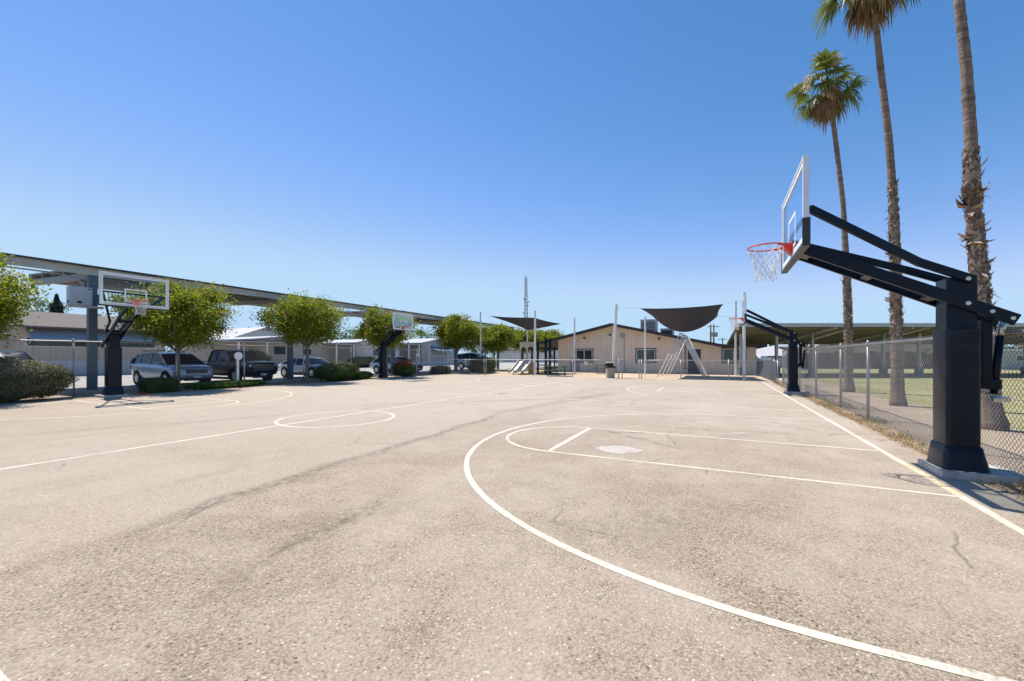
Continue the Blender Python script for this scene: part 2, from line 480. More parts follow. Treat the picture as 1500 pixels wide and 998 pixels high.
# painted lines -------------------------------------------------------------
def strip(name, pts, w, m=None, z=.004, jitter=.010):
    vs = []; fs = []; n = len(pts)
    for i, p in enumerate(pts):
        a = Vector(pts[max(i-1, 0)]); b = Vector(pts[min(i+1, n-1)])
        d = (b-a).normalized(); nn = Vector((-d.y, d.x))
        ww = w*.44+jitter*mnoise.noise((p[0]*3, p[1]*3, w))
        vs.append((p[0]+nn.x*ww, p[1]+nn.y*ww, z)); vs.append((p[0]-nn.x*ww, p[1]-nn.y*ww, z))
    for i in range(n-1): fs.append((2*i, 2*i+1, 2*i+3, 2*i+2))
    mb = MB(); mb.add(vs, fs)
    o = mb.build(name, m or M['line'], fix=False)
    return tag(o, kind='structure')

def seg(a, b, n=30): return [(a[0]+(b[0]-a[0])*i/n, a[1]+(b[1]-a[1])*i/n) for i in range(n+1)]
XR, XL, XM = 2.25, -18.9, -8.27
strip('right_baseline', seg((XR, -5), (XR, 27.6), 80), .09, z=.0012)
strip('left_baseline', seg((XL, -5), (XL, 27.6), 80), .07, M['line_faded'], z=.0012)
strip('middle_line', seg((XM, -5), (XM, 27.3), 80), .08, z=.0018)
strip('near_sideline', seg((XL+.04, .60), (XR-.06, .60), 60), .085, z=.0024)
strip('shared_sideline', seg((XL+.04, 13.38), (XR-.06, 13.38), 60), .07, z=.0024)
def arc(cx, cy, r, a0, a1, n=48):
    return [(cx+r*math.cos(a0+(a1-a0)*i/n), cy+r*math.sin(a0+(a1-a0)*i/n)) for i in range(n+1)]
def half_court(side, cy, key_z=.0018):
    s = side
    bx = XR if s > 0 else XL
    faded = M['line'] if s > 0 else M['line']
    k = -1 if s > 0 else 1            # direction towards the court centre
    cx = bx+k*1.55
    pts = [(bx+k*.05, cy-4.42)]+[(cx+k*0.0+k*4.42*math.sin(t), cy-4.42*math.cos(t)) for t in [PI*i/60 for i in range(61)]]+[(bx+k*.05, cy+4.42)]
    strip('three_point_line', pts, .078, z=.0030)
    ft = bx+k*4.58
    for yy in (cy-1.16, cy+1.16):
        strip('lane_line', seg((bx+k*.05, yy), (ft, yy), 20), .065, z=key_z)
    strip('free_throw_line', seg((ft, cy-1.12), (ft, cy+1.12), 12), .095, z=key_z+.0006)
    strip('key_arc', [(ft+k*1.16*math.sin(t), cy-1.16*math.cos(t)) for t in [PI*i/36 for i in range(37)]], .065, z=key_z)
strip('yellowed_line_patch', seg((XR, 5.95), (XR, 7.35), 14), .088, M['line_yellow'], z=.0036)
half_court(1, 7.04); half_court(-1, 6.83); half_court(1, 19.6); half_court(-1, 20.1)
for cy in (6.83, 19.9):
    strip('center_circle', arc(-8.03, cy, 1.27, 0, 2*PI, 64), .075, z=.0024)
# paint spill and scuffs
def blob(name, cx, cy, rx, ry, rot, m, seed, z=.003):
    pts = []
    for i in range(40):
        t = 2*PI*i/40; r = 1+.28*mnoise.noise((math.cos(t)*1.7+seed, math.sin(t)*1.7, seed))+.1*mnoise.noise((math.cos(t)*6, math.sin(t)*6, seed))
        a, b = rx*r*math.cos(t), ry*r*math.sin(t)
        pts.append((cx+a*math.cos(rot)-b*math.sin(rot), cy+a*math.sin(rot)+b*math.cos(rot)))
    return sheet(name, pts, z, m)
blob('paint_spill', -1.40, 6.5, .34, .28, .1, M['smear'], 2.0)
blob('paint_scuff', .35, 8.9, .22, .05, .7, M['smear'], 5.0)

# kerbs
mb = MB(); mb.b2(-22.6, -22.45, -20, 26.8, -.03, .11)
tag(mb.build('parking_kerb', M['concrete'], bevel=.015), kind='structure')

# ------------------------------------------------------------------ basketball hoops
def rrect(cx, cy, hx, hy, r, z, n=4):
    pts = []
    for sx, sy, a0 in ((1, 1, 0), (-1, 1, PI/2), (-1, -1, PI), (1, -1, 3*PI/2)):
        for k in range(n+1):
            a = a0+PI/2*k/n
            pts.append((cx+sx*(hx-r)+r*math.cos(a), cy+sy*(hy-r)+r*math.sin(a), z))
    return pts

def make_hoop(label, loc, rz, lift=0.0):
    """local +x points at the court, origin at the pole centre on the ground"""
    t = thing('basketball_hoop', label, 'basketball hoop', loc, rz, 'basketball hoops around the two courts')
    mb = MB(); mb.b2(-.52, .25, -.34, .34, -.05, .085); mb.build('concrete_footing', M['concrete'], t, bevel=.012)
    mb = MB(); mb.b2(-.137, .137, -.15, .15, .085, 2.42); po = mb.build('pole', M['navy'], t, bevel=.012)
    mb = MB(); mb.loft([rrect(0, 0, .155, .2, .045, z) for z in (.34, .36, 1.0, 1.77, 1.785)]+[rrect(0, 0, .145, .19, .04, 1.79)])
    mb.loft([rrect(-.01, 0, .215, .262, .07, .087), rrect(-.01, 0, .205, .25, .06, .13), rrect(0, 0, .185, .232, .05, .26), rrect(0, 0, .172, .215, .05, .36), rrect(0, 0, .16, .205, .05, .372)])
    o = mb.build('pole_pad', M['pad'], t, smooth=True, bevel=0)
    md = o.modifiers.new('EdgeSplit', 'EDGE_SPLIT'); md.split_angle = math.radians(50)
    zl = lift
    # board
    BX = 1.69; zb, zt = 2.85+zl, 3.92+zl; hw = .915
    b = MB()
    for s in (-1, 1): b.b2(BX-.045, BX+.02, s*(hw-.018), s*(hw+.026), zb, zt)
    b.b2(BX-.044, BX+.019, -hw+.018, hw-.018, zt-.04, zt-.001); b.b2(BX-.044, BX+.019, -hw+.018, hw-.018, zb+.001, zb+.04)
    bo = b.build('backboard', M['boardframe'], t, bevel=.006)
    b = MB(); b.b2(BX-.003, BX+.006, -hw+.016, hw-.016, zb+.036, zt-.036); b.build('glass', M['glass'], bo)
    b = MB()
    q = .042; x0, x1 = BX+.008, BX+.0095
    y0 = hw-.028; z0, z1 = zb+.052, zt-.052
    b.b2(x0, x1, -y0, -y0+q, z0, z1); b.b2(x0, x1, y0-q, y0, z0, z1)
    b.b2(x0, x1, -y0+q, y0-q, z1-q, z1); b.b2(x0, x1, -y0+q, y0-q, z0, z0+q)
    sz0, sz1, sy = 2.985+zl, 3.445+zl, .305
    b.b2(x0, x1, -sy, -sy+q, sz0, sz1); b.b2(x0, x1, sy-q, sy, sz0, sz1)
    b.b2(x0, x1, -sy+q, sy-q, sz1-q, sz1); b.b2(x0, x1, -sy+q, sy-q, sz0, sz0+q)
    b.build('target_square', M['boardpaint'], bo)
    b = MB()
    b.b2(BX-.055, BX+.03, -hw-.036, hw+.036, zb-.045, zb-.002)
    for s in (-1, 1): b.b2(BX-.055, BX+.03, s*(hw+.0275), s*(hw+.040), zb-.002, zb+.30)
    b.build('edge_pad', M['blackpad'], bo, bevel=.008)
    # rim
    RX = BX+.325; RZ = 3.05+zl
    b = MB(); n = 40
    rings = []
    for k in range(n+1):
        a = 2*PI*k/n; c = Vector((RX+.229*math.cos(a), .229*math.sin(a), RZ)); rad = Vector((math.cos(a), math.sin(a), 0))
        rings.append([c+(rad*math.cos(p)+Vector((0, 0, 1))*math.sin(p))*.0105 for p in [2*PI*j/8 for j in range(8)]])
    b.loft(rings, False)
    for s in (-1, 1):
        b.bar((BX+.03, s*.10, RZ-.02), (RX-.13, s*.185, RZ-.012), .02, .03)
    b.prism([(BX+.012, RZ-.16), (BX+.10, RZ-.05), (BX+.125, RZ+.012), (BX+.012, RZ+.012)], -.075, .075)
    b.b2(BX+.0105, BX+.0225, -.115, .115, RZ-.10, RZ+.03)
    ro = b.build('rim', M['rim'], t, smooth=False)
    # net
    b = MB(); nn = 12; lv = 7
    def npnt(i, j):
        f = j/lv; r = .222*(1-f)**1.3*.55+.222*.45+(.0)
        r = .222-.10*min(1, f*1.35)+.012*max(0, f-.75)/.25
        a = 2*PI*(i+.5*(j % 2))/nn
        return (RX+r*math.cos(a)+.012*math.sin(i*3.1+j), r*math.sin(a)+.01*math.cos(i*2.3+j*1.7), RZ-.012-.47*f-.012*math.sin(i*1.9+j))
    for j in range(lv):
        for i in range(nn):
            p = npnt(i, j)
            for q2 in ((i, i-1) if j % 2 == 0 else (i, i+1)):
                b.tube([p, npnt(q2 % nn, j+1)], .0042, 4, False)
    b.build('net', M['net'], ro)
    # arms
    b = MB(); c = MB()
    e0 = Vector((1.60, 0, 2.94+zl)); piv = Vector((-.03, 0, 2.09)); d = (piv-e0).normalized(); tail = piv+d*.47
    for s in (-1, 1):
        a = MB(); off = Vector((0, s*.18, 0))
        a.bar(e0+off, tail+off, .045, .135); a.build('lower_arm', M['navy'], t, bevel=.006)
        a = MB()
        pts = [Vector((1.63, s*.83, 3.29+zl)), Vector((.42, s*.235, 2.62+zl*.25)), Vector((-.06, s*.18, 2.385))]
        a.tube(pts[:1]+[pts[0]+(pts[1]-pts[0])*.04], .03, 8)
        for p, q2 in zip(pts, pts[1:]):
            dd = (q2-p).normalized()
            a.bar(p-dd*.0, q2+dd*.03, .05, .095)
        a.build('upper_arm', M['navy'], t, bevel=.006)
        for p in ((-.03, 2.385), (-.03, 2.09)):
            c = MB(); c.lathe([(0.001, 0), (.026, 0), (.024, .012), (.001, .014)], 12, (p[0], s*.205 if s > 0 else -.219, p[1]), 'y', False); c.build('bolt', M['bolt'], t)
        for q2 in (tail-d*.05, tail-d*.24):
            c = MB(); c.lathe([(0.001, 0), (.024, 0), (.022, .012), (.001, .014)], 12, (q2.x, s*.2035 if s > 0 else -.2175, q2.z), 'y', False); c.build('bolt', M['bolt'], t)
    L = (tail-e0).length
    for f in (.03, .36, .66):
        p = e0+d*L*f; b = MB(); b.bar((p+d*-.04)+Vector((0, 0, -.03)), (p+d*.05)+Vector((0, 0, -.03)), .31, .05); b.build('arm_cross_plate', M['navy'], t)
    # board mount
    b = MB(); b.b2(1.58, BX-.0455, -.24, .24, 2.86+zl, 3.02+zl); b.b2(1.615, BX-.0455, -.86, .86, 3.255+zl, 3.315+zl); b.build('board_mount', M['navy'], t, bevel=.005)
    # height adjuster behind the pole
    b = MB(); b.b2(-.385, -.139, -.05, .05, 1.06, 1.18); b.b2(-.30, -.21, -.06, .06, 1.12, 1.90)
    b.build('adjuster_bracket', M['navy'], t, bevel=.006)
    tx = tail.x+.03
    b = MB(); b.tube([(-.385, 0, 1.70), (-.33, 0, 1.0)], .038, 12); ab = b.build('adjuster_cylinder', M['navy'], t, smooth=True)
    b = MB(); b.tube([(tx, 0, tail.z+.0), (-.385, 0, 1.701)], .030, 10); b.build('piston_rod', M['bolt'], ab, smooth=True)
    b = MB(); b.lathe([(.001, 0), (.05, 0), (.055, .03), (.04, .06), (.001, .065)], 10, (-.36, 0, .92)); b.box(-.41, -.02, .94, .12, .07, .07); b.build('crank_gearbox', M['bolt'], ab)
    b = MB()
    for k in range(9):
        f = k/8; p = Vector((-.18-.16*f, -.085-.03*math.sin(f*PI), 1.16-.16*f-.05*math.sin(f*PI)))
        ring = []
        ax = (Vector((1, 0, 0)) if k % 2 else Vector((0, 1, 0)))
        pts = [p+Vector((.6, 0, -.5)).normalized()*(.024*math.cos(a))+ax.cross(Vector((.6, 0, -.5)).normalized())*(.012*math.sin(a)) for a in [2*PI*j/8 for j in range(9)]]
        b.tube(pts, .004, 4, False)
    b.build('chain', M['bolt'], ab)
    b = MB(); b.b2(-.275, -.262, -.078, -.03, 1.78, 1.86); b.build('warning_tag', M['yellow'], t)
    return t

make_hoop('large dark navy hoop nearest the camera, right court edge, glass backboard seen edge-on', (2.635, 7.04, 0), PI)
make_hoop('far dark hoop on the right edge, arms reaching left in front of the white poles', (2.63, 19.55, 0), PI)
make_hoop('glass hoop at left, in front of the silver car and grey cabinet', (-19.5, 6.8, 0), 0, .30)
make_hoop('smaller distant glass hoop at left, standing before the silver sedan', (-19.5, 20.15, 0), 0, .28)

# ------------------------------------------------------------------ chain-link fences
def links(mb, p0, p1, z0, z1, pitch, r, n=3, sag=0.0):
    p0 = Vector((*p0, 0)); p1 = Vector((*p1, 0)); d = p1-p0; L = d.length; d.normalize()
    H = z1-z0; nrm = Vector((-d.y, d.x, 0))
    for s in (-1, 1):
        u = -H
        while u < L:
            a0, a1 = u, u+H                       # runs up along +d (s=1) or down
            c0, c1 = max(a0, 0), min(a1, L)
            if c1-c0 > .01:
                za = z0+(c0-a0) if s > 0 else z1-(c0-a0)
                zb_ = z0+(c1-a0) if s > 0 else z1-(c1-a0)
                o = nrm*(s*r*.7)
                mb.tube([p0+d*c0+Vector((0, 0, za))+o, p0+d*c1+Vector((0, 0, zb_))+o], r, n, False)
            u += pitch

def fence(name, label, p0, p1, posts, h, pitch, r, rail=.021, pr=.03, knuckle=0.0, rod=True, wire=None, lean=0.0, bottom=False, n=3):
    t = thing(name, label, 'fence', (p0[0], p0[1], 0))
    off = Vector((p0[0], p0[1], 0))
    d = (Vector((*p1, 0))-off); L = d.length; d.normalize()
    nrm = Vector((-d.y, d.x, 0))
    for k, q in enumerate(posts):
        mb = MB(); b = d*q
        ln = lean*(R.random()-.5)
        mb.tube([b, b+Vector((ln*.4, ln, h+.03))], pr, 10)
        mb.lathe([(pr*1.15, 0), (pr*1.15, .03), (pr*.6, .055), (.002, .06)], 10, tuple(b+Vector((ln*.4, ln, h+.03))))
        mb.build('post', M['galv'], t, smooth=True)
    mb = MB(); pts = []
    nseg = max(2, int(L/1.5))
    for k in range(nseg+1):
        b = d*(L*k/nseg)+nrm*(pr+rail*.4); b.z = h+.012*mnoise.noise((k*1.7, h, L)); pts.append(b)
    mb.tube(pts, rail, 8); mb.build('top_rail', M['galv'], t, smooth=True)
    if bottom:
        mb = MB(); mb.tube([Vector((0, 0, .1))+nrm*.02, d*L+Vector((0, 0, .1))+nrm*.02], rail, 8); mb.build('bottom_rail', M['galv'], t, smooth=True)
    mb = MB()
    o2 = nrm*(pr+rail+.012)
    links(mb, (o2.x, o2.y), (d.x*L+o2.x, d.y*L+o2.y), .03, h+knuckle, pitch, r, n)
    w = mb.build('chain_link', wire or M['wire'], t, fix=False)
    w['kind'] = 'stuff'
    return t

fence('chain_link_fence', 'galvanised chain-link fence along the right court edge in front of the palms', (3.12, -5.5), (3.12, 26.3),
      [0, 3.0, 6.1, 9.1, 11.6, 14.3, 17.8, 20.2, 23.5, 26.8, 29.5, 31.8], 1.74, .0725, .0025, knuckle=.055, lean=.05)
fence('low_chain_link_fence', 'short grey chain-link fence run beside the beige building corner at right', (2.9, 26.6), (2.75, 37.5),
      [0, 1.4, 2.9, 4.4, 6.0, 8.0, 10.4], 1.2, .06, .003, wire=M['wirefar'])
fence('tall_chain_link_fence', 'tall chain-link fence between the left planting bed and the parked cars', (-20.55, -3), (-20.55, 28.4),
      [2.2, 5.6, 9.1, 12.2, 15.0, 18.2, 21.5, 24.6, 27.8, 31.2], 2.0, .085, .0022, wire=M['wirefar'], lean=.03)
fence('playground_fence', 'low chain-link fence at the back of the court, left of the bin', (-16.6, 28.45), (-6.1, 28.45),
      [0, 4.15, 7.2, 10.5], 1.22, .11, .0022, wire=M['wirefar'])
fence('playground_fence', 'low chain-link fence at the back of the court, in front of the white swing frame', (-4.75, 28.45), (2.9, 28.45),
      [0, .16, 2.6, 5.3, 7.65], 1.22, .11, .0022, wire=M['wirefar'])
fence('chain_link_gate', 'low chain-link gate with a bottom rail beside the tan hedge', (-20.4, 28.55), (-16.75, 28.55),
      [0.05, 1.8, 3.55], 1.22, .09, .0024, wire=M['wirefar'], bottom=True)

# ------------------------------------------------------------------ foliage
def rnd_unit():
    while True:
        v = Vector((R.uniform(-1, 1), R.uniform(-1, 1), R.uniform(-1, 1)))
        if .01 < v.length < 1: return v.normalized()

def add_leaf(mb, p, size, asp=.55, nrm=None, fold=.0):
    n = nrm or rnd_unit()
    u = n.orthogonal().normalized()
    u = (Matrix.Rotation(R.uniform(0, 2*PI), 3, n) @ u)
    w = n.cross(u)
    a = size*R.uniform(.7, 1.3)/2; b = a*asp
    mb.add([p-u*a, p-u*a*.1+w*b, p+u*a, p-u*a*.1-w*b], [(0, 1, 2, 3)])

def crown_points(c, rx, ry, rz, nclump, flat=.35):
    out = []
    for _ in range(nclump):
        while True:
            v = rnd_unit()
            k = R.uniform(.30, 1.0)**.55*(1+.50*mnoise.noise((v.x*1.9+c[2]*9, v.y*1.9+nclump, v.z*1.9)))
            k = min(k, 1.06)
            p = Vector((v.x*rx*k, v.y*ry*k, v.z*rz*k))
            if p.z > -flat*rz*2: break
        kk = .70+.34*min(1, max(0, (p.z/rz+.75)/1.1)); p.x *= kk; p.y *= kk
        out.append(Vector(c)+p)
    return out

def tree(label, x, y, base, cz, r, rzv, nleaf=7000, nclump=75, leaf=.13, lm='leaf', trunk_r=.09, flowers=60, name='crape_myrtle_tree', group='crape myrtle trees along the left fence', lean=(0, 0), bark='bark', limbs=6, asp=.55, twigs=True, cat='tree', sd=None):
    t = thing(name, label, cat, (x, y, 0), 0, group)
    c = Vector((lean[0], lean[1], cz))
    mb = MB()
    fork = Vector((lean[0]*.4+.05, lean[1]*.4, base))
    mb.tube([(0, 0, -.05), (.02, .01, .12), (.03, .02, base*.5), fork], [trunk_r*1.35, trunk_r*1.05, trunk_r*.95, trunk_r*.9], 9)
    cl = crown_points(c, r, r, rzv, nclump)
    for k in range(limbs):
        q = cl[k % len(cl)]
        mid = fork+(q-fork)*.5+rnd_unit()*.15*r*.4
        mb.tube([fork-Vector((0, 0, .08)), mid, q], [trunk_r*.62, trunk_r*.4, trunk_r*.14], 6)
    mb.build('trunk', M[bark], t, smooth=True)
    mb = MB()
    for q in cl: mb.tube([fork+(q-fork)*.45+rnd_unit()*.1, q], [.016, .006], 4, False)
    per = max(1, nleaf//nclump)
    for q in cl:
        s = R.uniform(.14, .29)*r*.62
        tone = R.uniform(.7, 1.2)
        for _ in range(int(per*tone)):
            p = q+Vector((R.gauss(0, s), R.gauss(0, s), R.gauss(0, s*.75)))
            n = (rnd_unit()+Vector((0, 0, .5))).normalized()
            add_leaf(mb, p, leaf, asp, n)
    if twigs:
        for _ in range(17):                       # shoots that stick out of the outline
            v = rnd_unit(); v.z = abs(v.z)*.8+.25
            v.normalize()
            a = c+Vector((v.x*r*.85, v.y*r*.85, v.z*rzv*.85)); b = a+(v+Vector((0, 0, .5))).normalized()*R.uniform(.2, .55)
            mb.tube([a, b], [.008, .004], 4, False)
            for k in range(26): add_leaf(mb, a+(b-a)*R.random()+rnd_unit()*.07, leaf*.8, asp)
    mb.build('crown', M[lm], t, fix=False)
    if flowers:
        mb = MB()
        for _ in range(flowers):
            v = rnd_unit(); v.z = abs(v.z)*.9+.05; v.normalize()
            q = c+Vector((v.x*r, v.y*r, v.z*rzv))*1.0
            for k in range(14): add_leaf(mb, q+rnd_unit()*R.uniform(.02, .10), .055, .8)
        mb.build('blossom', M['pink'], t, fix=False)
    return t

tree('crape myrtle cut off by the left photo edge, beside the big grey-green bush', -21.0, 3.45, 1.5, 3.2, 1.75, 1.8, 34000, 115, leaf=.11, flowers=60)
tree('large round crape myrtle between the silver and the dark parked cars', -20.95, 9.4, 1.75, 3.1, 1.9, 1.36, 31000, 125, leaf=.105, flowers=40)
tree('crape myrtle with a few pink blossoms above the white coupe', -21.05, 15.75, 2.0, 3.38, 1.95, 1.32, 26000, 110, leaf=.11, flowers=55)
tree('crape myrtle directly behind the distant left hoop', -21.1, 22.1, 1.9, 3.3, 1.85, 1.42, 20000, 105, leaf=.135, flowers=40)
tree('crape myrtle right of the blue awning, over the hedge', -21.3, 31.2, 1.9, 3.5, 2.0, 1.5, 20000, 120, leaf=.16, flowers=50)
tree('crape myrtle behind the leftmost shade-sail post', -21.5, 38.5, 2.0, 3.2, 2.3, 1.4, 16000, 110, leaf=.19, flowers=40)
tree('crape myrtle rising behind the slides', -21.8, 46.0, 2.0, 3.4, 2.5, 1.5, 14000, 100, leaf=.21, flowers=40)
tree('farthest crape myrtle, just over the left end of the beige roof', -22.2, 55.0, 2.0, 3.6, 2.8, 1.6, 12000, 95, leaf=.24, flowers=30)

def bush(name, label, x, y, rx, ry, h, lm, n=5000, leaf=.07, box=False, rot=0.0, cat='bush', top=None, rough=1.0, z0=0.0, seed=1.0, group=None):
    t = thing(name, label, cat, (x, y, z0), rot, group)
    bm = bmesh.new()
    bmesh.ops.create_icosphere(bm, subdivisions=4, radius=1)
    def shape(v, k=1.0):
        v = v.copy()
        if box:
            mx = max(abs(v.x), abs(v.y), abs(v.z)); f = 1/mx; v = v*(.35+.65*f*.92) if False else v*(1+(f-1)*.75)
        nz = rough*.16*mnoise.noise((v.x*2.1+seed, v.y*2.1, v.z*2.1))+.07*mnoise.noise((v.x*6, v.y*6+seed, v.z*6))
        v = v*(k+nz*(.4 if box else 1))
        return Vector((v.x*rx, v.y*ry, max(0.0, (v.z+.85)/1.85*h)))
    vs = []
    for v in bm.verts: vs.append((v.co.copy(), shape(v.co, .86)))
    for v, (a, b) in zip(bm.verts, vs): v.co = b
    me = bpy.data.meshes.new('bush_core'); bm.to_mesh(me)
    core = bpy.data.objects.new('foliage', me); bm.free()
    mb = MB()
    mb.v = [tuple(v.co) for v in me.vertices]; mb.f = [tuple(p.vertices) for p in me.polygons]; mb.m = [0]*len(mb.f)
    bpy.data.objects.remove(core); bpy.data.meshes.remove(me)
    for _ in range(n):
        v = rnd_unit()
        if v.z < -.75: continue
        p = shape(v, R.uniform(.88, 1.03 if rough < 1 else 1.05))
        nn = (v+rnd_unit()*.9).normalized()
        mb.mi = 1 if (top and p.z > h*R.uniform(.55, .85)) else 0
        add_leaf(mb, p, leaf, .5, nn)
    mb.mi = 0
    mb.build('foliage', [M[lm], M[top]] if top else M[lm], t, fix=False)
    s = MB()
    for k in range(4):
        a = k*1.7; s.tube([(.05*math.cos(a), .05*math.sin(a), -.05), (.5*rx*math.cos(a), .5*ry*math.sin(a), h*.45)], [.03, .012], 5)
    s.build('stem', M['bark'], t, smooth=True)
    return t

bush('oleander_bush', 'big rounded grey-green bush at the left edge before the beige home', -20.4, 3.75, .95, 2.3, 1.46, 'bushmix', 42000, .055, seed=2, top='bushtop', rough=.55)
bush('clipped_hedge', 'small clipped dark green boxwood beside the left hoop post', -20.45, 8.55, .38, .62, .58, 'leafdark', 3800, .05, True, seed=4)
bush('ground_cover_shrub', 'low bright green spreading shrub below the round white sign', -20.7, 11.3, .6, 1.75, .34, 'leafgreen', 5200, .07, seed=6)
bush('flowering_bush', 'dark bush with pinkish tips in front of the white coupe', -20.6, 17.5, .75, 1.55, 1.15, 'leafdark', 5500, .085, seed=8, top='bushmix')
bush('clipped_shrub', 'small round green shrub left of the distant left hoop post', -20.7, 19.6, .4, .75, .5, 'leafgreen', 2600, .07, seed=9)
bush('clipped_shrub', 'smallest dark shrub hugging the pinkish-tipped bush', -20.7, 18.95, .3, .35, .32, 'leafdark', 1400, .07, seed=11)
bush('red_tip_bush', 'bush with red new leaves in front of the silver sedan', -20.75, 23.5, .65, 1.0, 1.15, 'leafdark', 4500, .09, seed=12, top='redleaf')
bush('round_shrub', 'grey-green ball shrub behind the fence, right of the silver sedan', -21.2, 28.6, .6, .95, .68, 'bushmix', 2500, .09, True, seed=14)
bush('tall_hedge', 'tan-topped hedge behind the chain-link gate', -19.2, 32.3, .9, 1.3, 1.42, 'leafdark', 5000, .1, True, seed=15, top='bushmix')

# ------------------------------------------------------------------ palms
def palm(label, x, y, path, radii, crown, boots=(3.0, 7.5), nf=34, size=1.25, seed=3, flowers=True, bootn=320, flaps=()):
    t = thing('fan_palm', label, 'palm tree', (x, y, 0), 0, 'fan palms behind the right fence')
    rr = random.Random(seed)
    # smooth path
    P = [Vector(p) for p in path]
    def at(z):
        for a, b, ra, rb in zip(P, P[1:], radii, radii[1:]):
            if a.z <= z <= b.z:
                f = (z-a.z)/(b.z-a.z); return a+(b-a)*f, ra+(rb-ra)*f
        return P[-1], radii[-1]
    zt = P[-1].z
    n = int(zt/.09); pts = []; rd = []
    for i in range(n+1):
        z = zt*i/n; p, r = at(z); pts.append(p)
        rd.append(r*.90*(1+.045*math.sin(z*24+seed)+.07*mnoise.noise((0, seed, z*3.1))))
    mb = MB(); mb.tube(pts, rd, 16); tr = mb.build('trunk', M['palmbark'], t, smooth=True)
    mb = MB()
    for k in range(bootn):
        z = rr.uniform(*boots); 
        dens = .5+.5*mnoise.noise((seed*3.3, 0, z*1.3))
        if rr.random() > .35+dens: continue
        p, r = at(z); a = rr.uniform(0, 2*PI)
        rad = Vector((math.cos(a), math.sin(a), 0)); tg = Vector((-math.sin(a), math.cos(a), 0))
        w = rr.uniform(.02, .055); h = rr.uniform(.05, .14); o = rr.uniform(.008, .030)
        if rr.random() < .08: o = rr.uniform(.07, .17); h *= 1.3
        up = 1 if rr.random() < .75 else -1
        b0 = p+rad*(r*.97)
        mb.add([b0-tg*w, b0+tg*w, b0+tg*w*.6+rad*o*.6+Vector((0, 0, up*h*.55)), b0+tg*rr.uniform(-.03, .03)+rad*o+Vector((0, 0, up*h)), b0-tg*w*.6+rad*o*.6+Vector((0, 0, up*h*.55))],
               [(0, 1, 2, 4), (4, 2, 3)])
    for zc in flaps:
        for k in range(9):
            z = zc+rr.uniform(-.12, .12); p, r = at(z); a = rr.uniform(0, 2*PI)
            rad = Vector((math.cos(a), math.sin(a), 0)); tg = Vector((-math.sin(a), math.cos(a), 0))
            w = rr.uniform(.04, .09); o = rr.uniform(.06, .20); h = rr.uniform(-.14, .2)
            b0 = p+rad*(r*.9)
            mb.add([b0-tg*w, b0+tg*w, b0+tg*w*.9+rad*o*.5+Vector((0, 0, h*.3)), b0+rad*o+tg*rr.uniform(-.08, .08)+Vector((0, 0, h)), b0-tg*w*.9+rad*o*.5+Vector((0, 0, h*.3))], [(0, 1, 2, 4), (4, 2, 3)])
    mb.build('leaf_boot', M['boots'], tr, fix=False)['kind'] = 'stuff'
    top = P[-1]
    if not crown: return t
    green = MB(); dead = MB()
    def frond(mb, a, el, pl, fl, droop, nb=22, spread=1.9):
        d = Vector((math.cos(a)*math.cos(el), math.sin(a)*math.cos(el), math.sin(el)))
        b0 = top+Vector((0, 0, rr.uniform(-.35, .25)))
        p1 = b0+d*pl*.55; p2 = b0+d*pl-Vector((0, 0, droop*.25*pl))
        mb.tube([b0, p1, p2], [.022, .016, .011], 5, False)
        ax = (p2-p1).normalized()
        side = ax.cross(Vector((0, 0, 1)))
        if side.length < .1: side = Vector((1, 0, 0))
        side.normalize(); upn = side.cross(ax)
        for k in range(nb):
            f = (k/(nb-1)-.5)*2; ang = f*spread*.78
            L = fl*(1-.22*abs(f))*rr.uniform(.65, 1.12)
            dr = (ax*math.cos(ang)+side*math.sin(ang)+upn*(.28*abs(f)-.05)).normalized()
            w = side*math.cos(ang)-ax*math.sin(ang)
            q0 = p2; q1 = p2+dr*L*.5; q2 = p2+dr*L*.8+Vector((0, 0, -droop*L*.22)); q3 = p2+dr*L*.95+Vector((0, 0, -droop*L*.55-.03))
            ww = L*.05
            mb.add([q0-w*.006, q0+w*.006, q1+w*ww, q2+w*ww*.6, q3, q2-w*ww*.6, q1-w*ww], [(0, 1, 2, 6), (6, 2, 3, 5), (5, 3, 4)])
    for k in range(nf):
        a = 2.4*k+rr.uniform(-.3, .3); f = k/nf
        el = math.radians(78-122*f+rr.uniform(-20, 20))
        frond(green, a, el, size*rr.uniform(.38, .72), size*rr.uniform(.42, .70), .35+.55*f+rr.uniform(0, .25))
    for k in range(int(nf*.75)):
        a = 2.4*k+1+rr.uniform(-.3, .3)
        frond(dead, a, math.radians(rr.uniform(-76, -48)), size*rr.uniform(.35, .55), size*rr.uniform(.4, .62), 1.0, 14, 1.1)
    green.build('frond', M['palmleaf'], t, fix=False)['kind'] = 'stuff'
    dead.build('dead_frond', M['palmdead'], t, fix=False)['kind'] = 'stuff'
    if flowers:
        fl = MB()
        for (a, el, L) in ((-2.2, -8, 1.15), (-1.35, 40, .75)):
            d = Vector((math.cos(a)*math.cos(math.radians(el)), math.sin(a)*math.cos(math.radians(el)), math.sin(math.radians(el))))
            e = top+d*size*L; fl.tube([top, top+d*size*L*.6+Vector((0, 0, .1)), e], [.02, .012, .008], 4, False)
            for j in range(220):
                s = rr.random(); p = e+Vector((rr.gauss(0, .07), rr.gauss(0, .07), -s*.62)); add_leaf(fl, p, .07, .5)
        fl.build('flower_stalk', M['palmflower'], t, fix=False)
    return t

